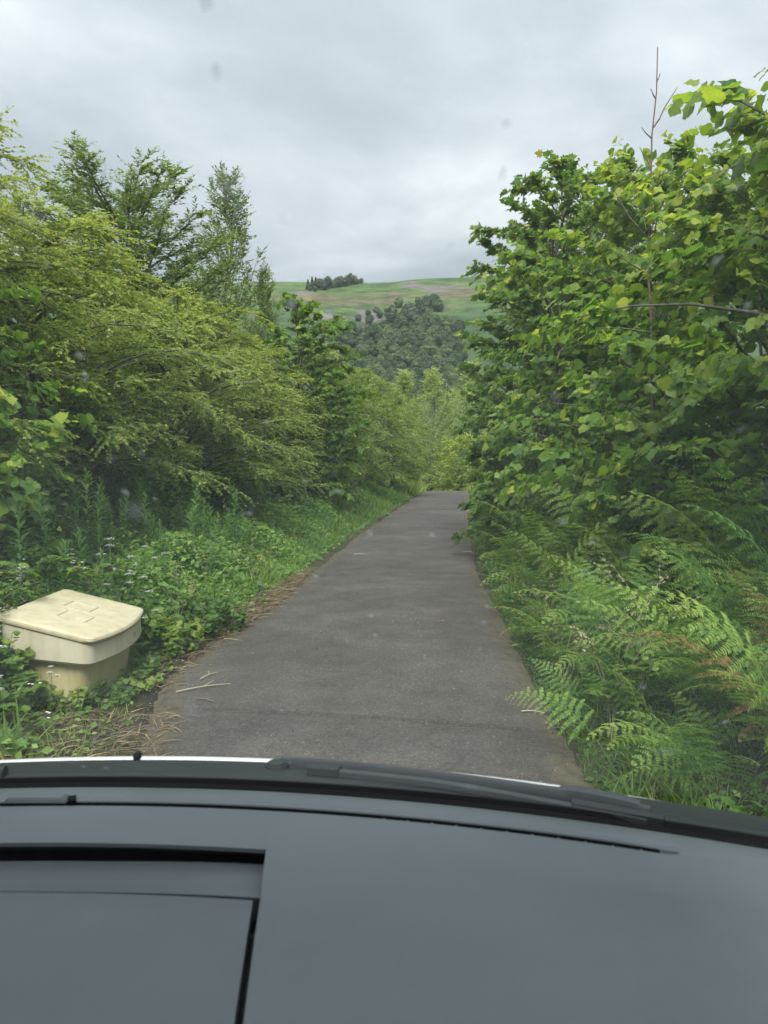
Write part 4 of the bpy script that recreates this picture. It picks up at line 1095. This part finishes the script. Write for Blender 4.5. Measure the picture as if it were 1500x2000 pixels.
M['tyre'] = pbr('tyre_rubber', (.02, .02, .02), .8, .2)
X0, KC = -.40, .238
seam = lambda x: 1.037 - KC * (x - X0) ** 2
def sweep(name, prof, xs, mat, ybase=seam, smooth=True, angle=30, xfun=None, zfun=None):
    """prof: list of (dy, z) with dy measured forward from the base curve"""
    V, F = [], []
    n = len(prof)
    for x in xs:
        for k, (dy, z) in enumerate(prof):
            xx = x if xfun is None else xfun(x, -dy)
            V.append((xx, ybase(x) + dy, z if zfun is None else zfun(x, dy, z)))
    for i in range(len(xs) - 1):
        for k in range(n - 1):
            a = i * n + k
            F.append((a, a + 1, a + n + 1, a + n))
    me = pymesh(name, V, F, mat, False)
    me.polygons.foreach_set('use_smooth', np.ones(len(F), bool)); me.set_sharp_from_angle(angle=R(angle))
    return me, V, F
car = empty('van', (0, 0, 0)); tag(car, 'front of the van seen from its cab: grey dashboard, wipers and white bonnet edge', 'van')
def cpart(name, me, parent=car): return link(name, me, parent)
def slant(x, s):
    return x + .024 * min(max((s - .15) / .29, 0), 1.9) * math.exp(-((x + .14) / .12) ** 2)
def dash():
    HX0, HX1 = -.66, -.138
    xs = sorted(set([round(v, 4) for v in np.linspace(-1.3, .56, 94)] + [HX0, HX1, HX0 - .004, HX1 + .004]))
    prof = [(.03, 1.270), (.012, 1.292), (0, 1.2985), (-.008, 1.3005), (-.030, 1.302), (-.0385, 1.3005), (-.0415, 1.2990), (-.045, 1.3020), (-.049, 1.3020), (-.0505, 1.3000), (-.0515, 1.290), (-.0555, 1.290), (-.0565, 1.2985), (-.075, 1.299), (-.11, 1.2985), (-.14, 1.297), (-.15, 1.2962), (-.18, 1.290), (-.205, 1.2845), (-.215, 1.2838), (-.228, 1.2836), (-.30, 1.2835), (-.40, 1.2825), (-.50, 1.279), (-.58, 1.270), (-.63, 1.25), (-.66, 1.21), (-.67, 1.12), (-.67, .95), (-.64, .60)]
    def zfun(x, dy, z):
        # the demister slot fades out at its ends
        k = sstep(.345, .315, x) * sstep(-1.14, -1.10, x)
        flat = np.interp(-dy, [0, .03, .075, .1], [1.2985, 1.302, 1.299, 1.2985])
        if .031 < -dy < .07: z = flat + (z - flat) * k
        # the crease band fades towards the storage lid
        if .14 < -dy < .6:
            z = z + np.interp(-dy, [.15, .2, .25, .6], [0, .005, .005, .0]) + .011 * sstep(-.12, .14, x) * np.interp(-dy, [.14, .207, .214, .34, .6], [0, 1, 1, .45, 0])
        return z
    me, V, F = sweep('dashboard', prof, xs, M['dash'], zfun=zfun, xfun=slant)
    n = len(prof); keep = []
    k15 = [i for i, p in enumerate(prof) if abs(p[0] + .15) < 1e-6][0]; k60 = [i for i, p in enumerate(prof) if abs(p[0] + .63) < 1e-6][0]
    for i in range(len(xs) - 1):
        for k in range(n - 1):
            if xs[i] >= HX0 - 1e-6 and xs[i + 1] <= HX1 + 1e-6 and k15 <= k < k60: continue
            a = i * n + k; keep.append((a, a + 1, a + n + 1, a + n))
    # turned-down edges round the compartment opening
    base = len(V)
    def wall(idx, straight=False):
        nonlocal V, keep
        b = len(V)
        for i in idx: V.append((V[i][0], V[i][1], V[i][2] - (.005 if straight else .042)))
        for q in range(len(idx) - 1): keep.append((idx[q], idx[q + 1], b + q + 1, b + q))
    i0 = xs.index(HX0); i1 = xs.index(HX1)
    wall([i1 * n + k for k in range(k15, k60 + 1)]); wall([i0 * n + k for k in range(k15, k60 + 1)]); wall([i * n + k15 for i in range(i0, i1 + 1)], True)
    me = pymesh('dashboard', V, keep, M['dash'], True); me.set_sharp_from_angle(angle=R(32))
    me.materials.append(M['black'])  # slot walls and floor coloured black to stand in for shade
    ks = [i for i, p in enumerate(prof) if -.0566 < p[0] < -.0504]
    for pi, f in enumerate(keep[:]):
        c0 = f[0] % n
        if f[3] == f[0] + n and ks[0] <= c0 < ks[-1] and f[0] < len(xs) * n and -1.1 < xs[f[0] // n] < .315: me.polygons[pi].material_index = 1
    d = cpart('dashboard', me)
    m = d.modifiers.new('bevel', 'BEVEL'); m.width = .0022; m.segments = 2; m.limit_method = 'ANGLE'; m.angle_limit = R(50)
    # scoop in front of the lid
    xs2 = np.linspace(HX0 + .001, HX1 - .001, 40)
    def zs(x, dy, z):
        e = sstep(HX1 - .22, HX1 - .0, x) + sstep(HX0 + .22, HX0, x)      # the scoop runs out shallower at its ends
        return z + e * np.interp(-dy, [.15, .163, .19, .222], [.004, .006, .008, .002])
    me, V, F = sweep('finger_scoop', [(-.148, 1.240), (-.150, 1.2735), (-.158, 1.2710), (-.170, 1.2700), (-.185, 1.2695), (-.203, 1.2705), (-.217, 1.2765), (-.222, 1.2775), (-.2225, 1.25)], xs2, M['dash_lid'], zfun=zs, angle=50, xfun=slant)
    cpart('finger_scoop', me)
    # storage lid with a gap round it
    xs3 = np.linspace(HX0 + .005, HX1 - .0085, 30)
    me, V, F = sweep('storage_lid', [(-.2310, 1.245), (-.2310, 1.280), (-.2325, 1.2826), (-.236, 1.2836), (-.27, 1.2842), (-.35, 1.2842), (-.45, 1.282), (-.55, 1.275), (-.60, 1.265), (-.627, 1.25), (-.627, 1.23)], xs3, M['dash_lid'], xfun=slant, angle=40)
    n3 = 11; b = len(V)
    for col_ in (0, len(xs3) - 1):
        idx = [col_ * n3 + k for k in range(1, n3)]; bb = len(V)
        for i in idx: V.append((V[i][0], V[i][1], V[i][2] - .02))
        for q in range(len(idx) - 1): F.append((idx[q], idx[q + 1], bb + q + 1, bb + q))
    me = pymesh('storage_lid', V, F, M['dash_lid'], True)
    cpart('storage_lid', me)
    # tray added below the lid so the gaps and recess look dark
    me, V, F = sweep('gap_shade_tray', [(-.075, 1.2885), (-.070, 1.286), (-.070, 1.245), (-.40, 1.235), (-.625, 1.20)], np.linspace(HX0 - .05, HX1 + .06, 6), M['cavity'])
    cpart('gap_shade_tray', me)
    # ribs across the demister slot
    for x in np.arange(.0, .33, .03):
        b = bmesh.new(); bmesh.ops.create_cube(b, size=1, matrix=Matrix.Translation((x, seam(x) - .0535, 1.2955)) @ Matrix.Diagonal((.002, .0036, .004, 1)))
        me = bpy.data.meshes.new('vent_rib'); b.to_mesh(me); b.free(); me.materials.append(M['dash']); link('vent_rib', me, d)
    # sensor cover on the slot
    b = bmesh.new(); xx = -.46
    bmesh.ops.create_cube(b, size=1, matrix=Matrix.Translation((xx, seam(xx) - .046, 1.3035)) @ Matrix.Diagonal((.085, .018, .007, 1)))
    for v in b.verts:
        if v.co.z > 1.303: v.co.y += .002; v.co.x += -.006 if v.co.x > xx else .006
    bmesh.ops.bevel(b, geom=b.edges[:], offset=.0015, segments=2, affect='EDGES')
    me = bpy.data.meshes.new('sensor_cover'); b.to_mesh(me); b.free(); me.materials.append(M['dash_lid']); cpart('sensor_cover', me)
    b = bmesh.new(); bmesh.ops.create_cube(b, size=1, matrix=Matrix.Translation((xx + .047, seam(xx) - .047, 1.3005)) @ Matrix.Rotation(.35, 4, 'Z') @ Matrix.Diagonal((.010, .016, .009, 1)))
    me = bpy.data.meshes.new('sensor_gap'); b.to_mesh(me); b.free(); me.materials.append(M['black']); cpart('sensor_gap', me)
    # clip at the pillar end
    b = bmesh.new(); bmesh.ops.create_cube(b, size=1, matrix=Matrix.Translation((.468, seam(.468) - .013, 1.3035)) @ Matrix.Rotation(-.3, 4, 'Z') @ Matrix.Diagonal((.03, .016, .008, 1)))
    bmesh.ops.bevel(b, geom=b.edges[:], offset=.002, segments=2, affect='EDGES')
    me = bpy.data.meshes.new('pillar_clip'); b.to_mesh(me); b.free(); me.materials.append(M['dash']); cpart('pillar_clip', me)
dash()
XS = list(np.linspace(-1.32, .56, 60))
me, _, _ = sweep('screen_seal', [(.004, 1.280), (.008, 1.296), (.014, 1.2985), (.020, 1.2965), (.026, 1.2885), (.033, 1.2885), (.040, 1.296), (.047, 1.2945), (.053, 1.287), (.056, 1.26)], XS, M['black']); cpart('screen_seal', me)
me, _, _ = sweep('cowl_panel', [(.054, 1.278), (.060, 1.2895), (.075, 1.2905), (.085, 1.287), (.095, 1.285), (.13, 1.279), (.17, 1.2675), (.20, 1.258), (.225, 1.245), (.235, 1.20)], XS, M['cowl']); cpart('cowl_panel', me)
# bonnet
bonY = lambda x: 1.30 - .262 * (x - X0) ** 2
me, V, F = sweep('bonnet', [(-.028, 1.225), (-.022, 1.2375), (-.012, 1.2405), (0, 1.2395), (.012, 1.2325), (.05, 1.205), (.15, 1.13), (.35, 1.0), (.55, .89), (.70, .80), (.76, .70), (.78, .55), (.76, .32)], XS, M['paint'], ybase=bonY, angle=60)
cpart('bonnet', me)
# front wings and wheels, so the van stands on the lane
for sx in (-1, 1):
    xw = X0 + sx * .93
    V = []; F = []
    pr = [(0.35, 1.2), (1.05, 1.2), (1.25, 1.0), (1.6, .8), (1.85, .66), (1.86, .35), (1.72, .33), (1.62, .60), (1.40, .72), (1.18, .60), (1.08, .33), (.35, .33)]
    for dx in (0, .025):
        V += [(xw - sx * dx, y, z) for y, z in pr]
    n = len(pr)
    F = [tuple(range(n)), tuple(range(2 * n - 1, n - 1, -1))] + [(k, (k + 1) % n, n + (k + 1) % n, n + k) for k in range(n)]
    cpart('wing', pymesh('van_wing', V, F, M['paint'], False))
    rr = ring = None
    V, F = [], []
    na = 28; prw = [(-.10, .20), (-.11, .28), (-.09, .325), (0, .335), (.09, .325), (.11, .28), (.10, .20)]
    for a in range(na):
        th = a * 2 * math.pi / na
        for dx, rd in prw: V.append((xw - sx * .13 + dx, 1.40 + rd * math.cos(th), .335 + .008 + rd * math.sin(th)))
    m = len(prw)
    for a in range(na):
        for k in range(m - 1):
            p0 = a * m + k; p1 = ((a + 1) % na) * m + k
            F.append((p0, p1, p1 + 1, p0 + 1))
    wh = cpart('wheel', pymesh('van_tyre', V, F, M['tyre']))
    V = [(xw - sx * .13 + sx * .06, 1.40, .343)] + [(xw - sx * .13 + sx * .09, 1.40 + .205 * math.cos(a * 2 * math.pi / na), .343 + .205 * math.sin(a * 2 * math.pi / na)) for a in range(na)]
    link('rim', pymesh('van_rim', V, [(0, 1 + a, 1 + (a + 1) % na) for a in range(na)], M['wiper']), wh)
# wipers
def bar(name, pts, wid, hgt, mat, parent, taper=None):
    """box-section strip through pts (x, y, z)"""
    pts = np.array(pts, float); V, F = [], []
    tg = nrm(np.gradient(pts, axis=0)); s = nrm(np.cross(tg, UP))
    for k, p in enumerate(pts):
        f = 1 if taper is None else taper[k]
        w_, h_ = wid * f, hgt * f
        for a, b in ((-1, 0), (-.75, .8), (-.3, 1), (.3, 1), (.75, .8), (1, 0)):
            V.append(tuple(p + s[k] * (a * w_ / 2) + UP * (b * h_)))
    m = 6
    for i in range(len(pts) - 1):
        for k in range(m):
            a = i * m + k; b = i * m + (k + 1) % m
            F.append((a, b, b + m, a + m))
    F += [tuple(range(m - 1, -1, -1)), tuple(range((len(pts) - 1) * m, len(pts) * m))]
    o = link(name, pymesh(name, V, F, mat, True), parent); return o
def cz(x, dy, lift): return (x, seam(x) + dy, float(np.interp(dy, [.054, .075, .13, .2], [1.288, 1.2905, 1.279, 1.258])) + lift)
wp = bar('wiper', [cz(x, d, .0) for x, d in zip(np.linspace(-.16, .345, 16), np.linspace(.150, .060, 16))], .012, .016, M['wiper'], car)
wp['label'] = 'long wiper lying along the base of the windscreen'
bar('wiper_arm', [cz(x, d, .001) for x, d in zip(np.linspace(-.10, .335, 14), np.linspace(.098, .040, 14))], .015, .009, M['wiper'], wp)
bar('blade_end', [cz(x, d, .004) for x, d in zip(np.linspace(.24, .335, 6), np.linspace(.083, .066, 6))], .022, .0165, M['wiper'], wp, [.8, 1, 1, 1, 1, .85])
bar('arm_clip', [cz(x, d, .002) for x, d in zip(np.linspace(.25, .355, 5), np.linspace(.056, .044, 5))], .022, .012, M['cowl'], wp)
bar('arm_cap', [cz(x, d, .002) for x, d in zip(np.linspace(-.112, -.065, 4), np.linspace(.100, .094, 4))], .022, .012, M['cowl'], wp)
b = bmesh.new(); bmesh.ops.create_cone(b, cap_ends=True, segments=20, radius1=.024, radius2=.016, depth=.02, matrix=Matrix.Translation((-.165, seam(-.165) + .13, 1.278)))
bmesh.ops.bevel(b, geom=b.edges[:], offset=.003, segments=2, affect='EDGES')
me = bpy.data.meshes.new('wiper_pivot'); b.to_mesh(me); b.free(); me.materials.append(M['cowl']); link('pivot', me, wp)
wp2 = bar('wiper', [cz(x, d, .002) for x, d in zip(np.linspace(-1.05, -.585, 12), np.linspace(.14, .085, 12))], .013, .018, M['wiper'], car)
bar('blade_end', [cz(x, d, .006) for x, d in zip(np.linspace(-.66, -.578, 5), np.linspace(.092, .085, 5))], .024, .020, M['wiper'], wp2)
bar('arm_clip', [cz(x, d, .002) for x, d in zip(np.linspace(-.66, -.555, 5), np.linspace(.072, .066, 5))], .022, .012, M['cowl'], wp2)
b = bmesh.new(); bmesh.ops.create_uvsphere(b, u_segments=14, v_segments=8, radius=.008, matrix=Matrix.Translation((X0 - .005, seam(X0) + .195, 1.266)) @ Matrix.Diagonal((.8, 1.5, 1.1, 1)))
me = bpy.data.meshes.new('washer_jet'); b.to_mesh(me); b.free(); me.materials.append(M['black']); cpart('washer_jet', me)

# windscreen with specks of dirt
def screen_mat():
    m = bpy.data.materials.new('windscreen_glass'); m.use_nodes = True
    t = m.node_tree; t.nodes.clear()
    o = N(t, 'ShaderNodeOutputMaterial')
    tr = N(t, 'ShaderNodeBsdfTransparent'); tr.inputs[0].default_value = (.955, .975, .965, 1)
    gl = N(t, 'ShaderNodeBsdfGlossy'); gl.inputs['Roughness'].default_value = .0
    fr = N(t, 'ShaderNodeFresnel'); fr.inputs['IOR'].default_value = 1.9
    mg = N(t, 'ShaderNodeMixShader'); L(t, fr.outputs[0], mg.inputs[0]); L(t, tr.outputs[0], mg.inputs[1]); L(t, gl.outputs[0], mg.inputs[2])
    tcn = N(t, 'ShaderNodeTexCoord')
    def spots(scale, dens, lo, hi, loc):
        sx_ = N(t, 'ShaderNodeSeparateXYZ'); L(t, tcn.outputs['Object'], sx_.inputs[0]); cx_ = N(t, 'ShaderNodeCombineXYZ'); L(t, sx_.outputs[0], cx_.inputs[0]); L(t, sx_.outputs[2], cx_.inputs[1])
        mp_ = N(t, 'ShaderNodeMapping'); mp_.inputs['Location'].default_value = loc; mp_.inputs['Scale'].default_value = (1, 1.25, 1); L(t, cx_.outputs[0], mp_.inputs[0])
        wn = N(t, 'ShaderNodeTexNoise'); wn.inputs['Scale'].default_value = scale * 2.2; wn.inputs['Detail'].default_value = 3; L(t, mp_.outputs[0], wn.inputs['Vector'])
        vm = N(t, 'ShaderNodeVectorMath', operation='MULTIPLY_ADD'); L(t, wn.outputs['Color'], vm.inputs[0]); vm.inputs[1].default_value = (.35 / scale,) * 3; L(t, mp_.outputs[0], vm.inputs[2])
        v = N(t, 'ShaderNodeTexVoronoi', voronoi_dimensions='2D'); v.inputs['Scale'].default_value = scale; v.inputs['Randomness'].default_value = 1; L(t, vm.outputs[0], v.inputs['Vector'])
        d = ramp(t, [(lo, (1, 1, 1)), (hi, (0, 0, 0))], v.outputs['Distance'])
        sc_ = N(t, 'ShaderNodeSeparateColor'); L(t, v.outputs['Color'], sc_.inputs[0])
        pick = math_n(t, 'GREATER_THAN', sc_.outputs[0], 1 - dens)
        return math_n(t, 'MULTIPLY', math_n(t, 'MULTIPLY', d.outputs[0], pick), math_n(t, 'ADD', math_n(t, 'MULTIPLY', sc_.outputs[1], .8), .2))
    s1 = spots(34, .10, .02, .16, (.3, .1, .7)); s2 = spots(14, .10, .0, .20, (1.3, .2, .1))
    film = N(t, 'ShaderNodeTexNoise'); film.inputs['Scale'].default_value = 5; film.inputs['Detail'].default_value = 4; L(t, tcn.outputs['Object'], film.inputs['Vector'])
    fl = ramp(t, [(.40, (.022,) * 3), (.75, (.055,) * 3)], film.outputs[0])
    a = math_n(t, 'ADD', math_n(t, 'MULTIPLY', s1, .5), math_n(t, 'ADD', math_n(t, 'MULTIPLY', s2, .22), fl.outputs[0]))
    df = N(t, 'ShaderNodeBsdfTranslucent'); df.inputs[0].default_value = (.8, .83, .85, 1)
    d2 = N(t, 'ShaderNodeBsdfDiffuse'); d2.inputs[0].default_value = (.7, .72, .74, 1)
    md = N(t, 'ShaderNodeMixShader'); md.inputs[0].default_value = .5; L(t, df.outputs[0], md.inputs[1]); L(t, d2.outputs[0], md.inputs[2])
    fin = N(t, 'ShaderNodeMixShader'); L(t, a, fin.inputs[0]); L(t, mg.outputs[0], fin.inputs[1]); L(t, md.outputs[0], fin.inputs[2])
    L(t, fin.outputs[0], o.inputs[0])
    return m
M['glass'] = screen_mat()
V, F = [], []
nu, nv = 25, 13
for i in range(nu):
    u = -1 + 2 * i / (nu - 1)
    for j in range(nv):
        v = j / (nv - 1)
        x = X0 + u * (.955 - .10 * v)
        yb = seam(x) + .045; yt = .33 - .12 * (x - X0) ** 2
        V.append((x, yb + (yt - yb) * v - .03 * math.sin(math.pi * v) * -1, 1.290 + .86 * v))
for i in range(nu - 1):
    for j in range(nv - 1):
        a = i * nv + j; F.append((a, a + nv, a + nv + 1, a + 1))
cpart('windscreen', pymesh('windscreen', V, F, M['glass']))

# cab roof lining and rear wall: the cab keeps the light off the dash from above and behind
M['lining'] = grained('roof_lining', (.10, .10, .10), .9, .1)
V, F = [], []
prs = [(.325, 2.150), (.20, 2.19), (-.2, 2.215), (-1.0, 2.215), (-1.55, 2.19), (-1.62, 2.10), (-1.64, .5)]
for i in range(21):
    x = X0 + .86 * (-1 + 2 * i / 20)
    for (y, z) in prs:
        V.append((x, y - (.12 * (x - X0) ** 2 if y > .1 else 0), z - .05 * abs((x - X0) / .86) ** 4))
n = len(prs)
for i in range(20):
    for k in range(n - 1):
        a = i * n + k; F.append((a, a + 1, a + n + 1, a + n))
rf = cpart('roof_lining', pymesh('roof_lining', V, F, M['lining']))
md = rf.modifiers.new('thick', 'SOLIDIFY'); md.thickness = .04; md.offset = 1

# ------------------------------------------------------------------ thin haze in the valley air
gz = np.empty(len(bpy.data.objects['ground'].data.vertices) * 3, np.float32); bpy.data.objects['ground'].data.vertices.foreach_get('co', gz)
z_lo, z_hi = float(gz[2::3].min()) - 1.0, float(gz[2::3].max()) + 14.0
b = bmesh.new(); bmesh.ops.create_cube(b, size=1, matrix=Matrix.Translation((0, 0, (z_lo + z_hi) / 2)) @ Matrix.Diagonal((5400, 5400, z_hi - z_lo, 1)))
me = bpy.data.meshes.new('haze'); b.to_mesh(me); b.free()
mh = bpy.data.materials.new('haze_air'); mh.use_nodes = True; th_ = mh.node_tree; th_.nodes.clear()
oh = N(th_, 'ShaderNodeOutputMaterial'); vh = N(th_, 'ShaderNodeVolumePrincipled')
vh.inputs['Density'].default_value = .00012; vh.inputs['Color'].default_value = (.86, .92, 1, 1)
L(th_, vh.outputs[0], oh.inputs['Volume'])
me.materials.append(mh)
tag(link('haze', me), 'thin pale haze hanging in the valley air', 'haze', kind='stuff')
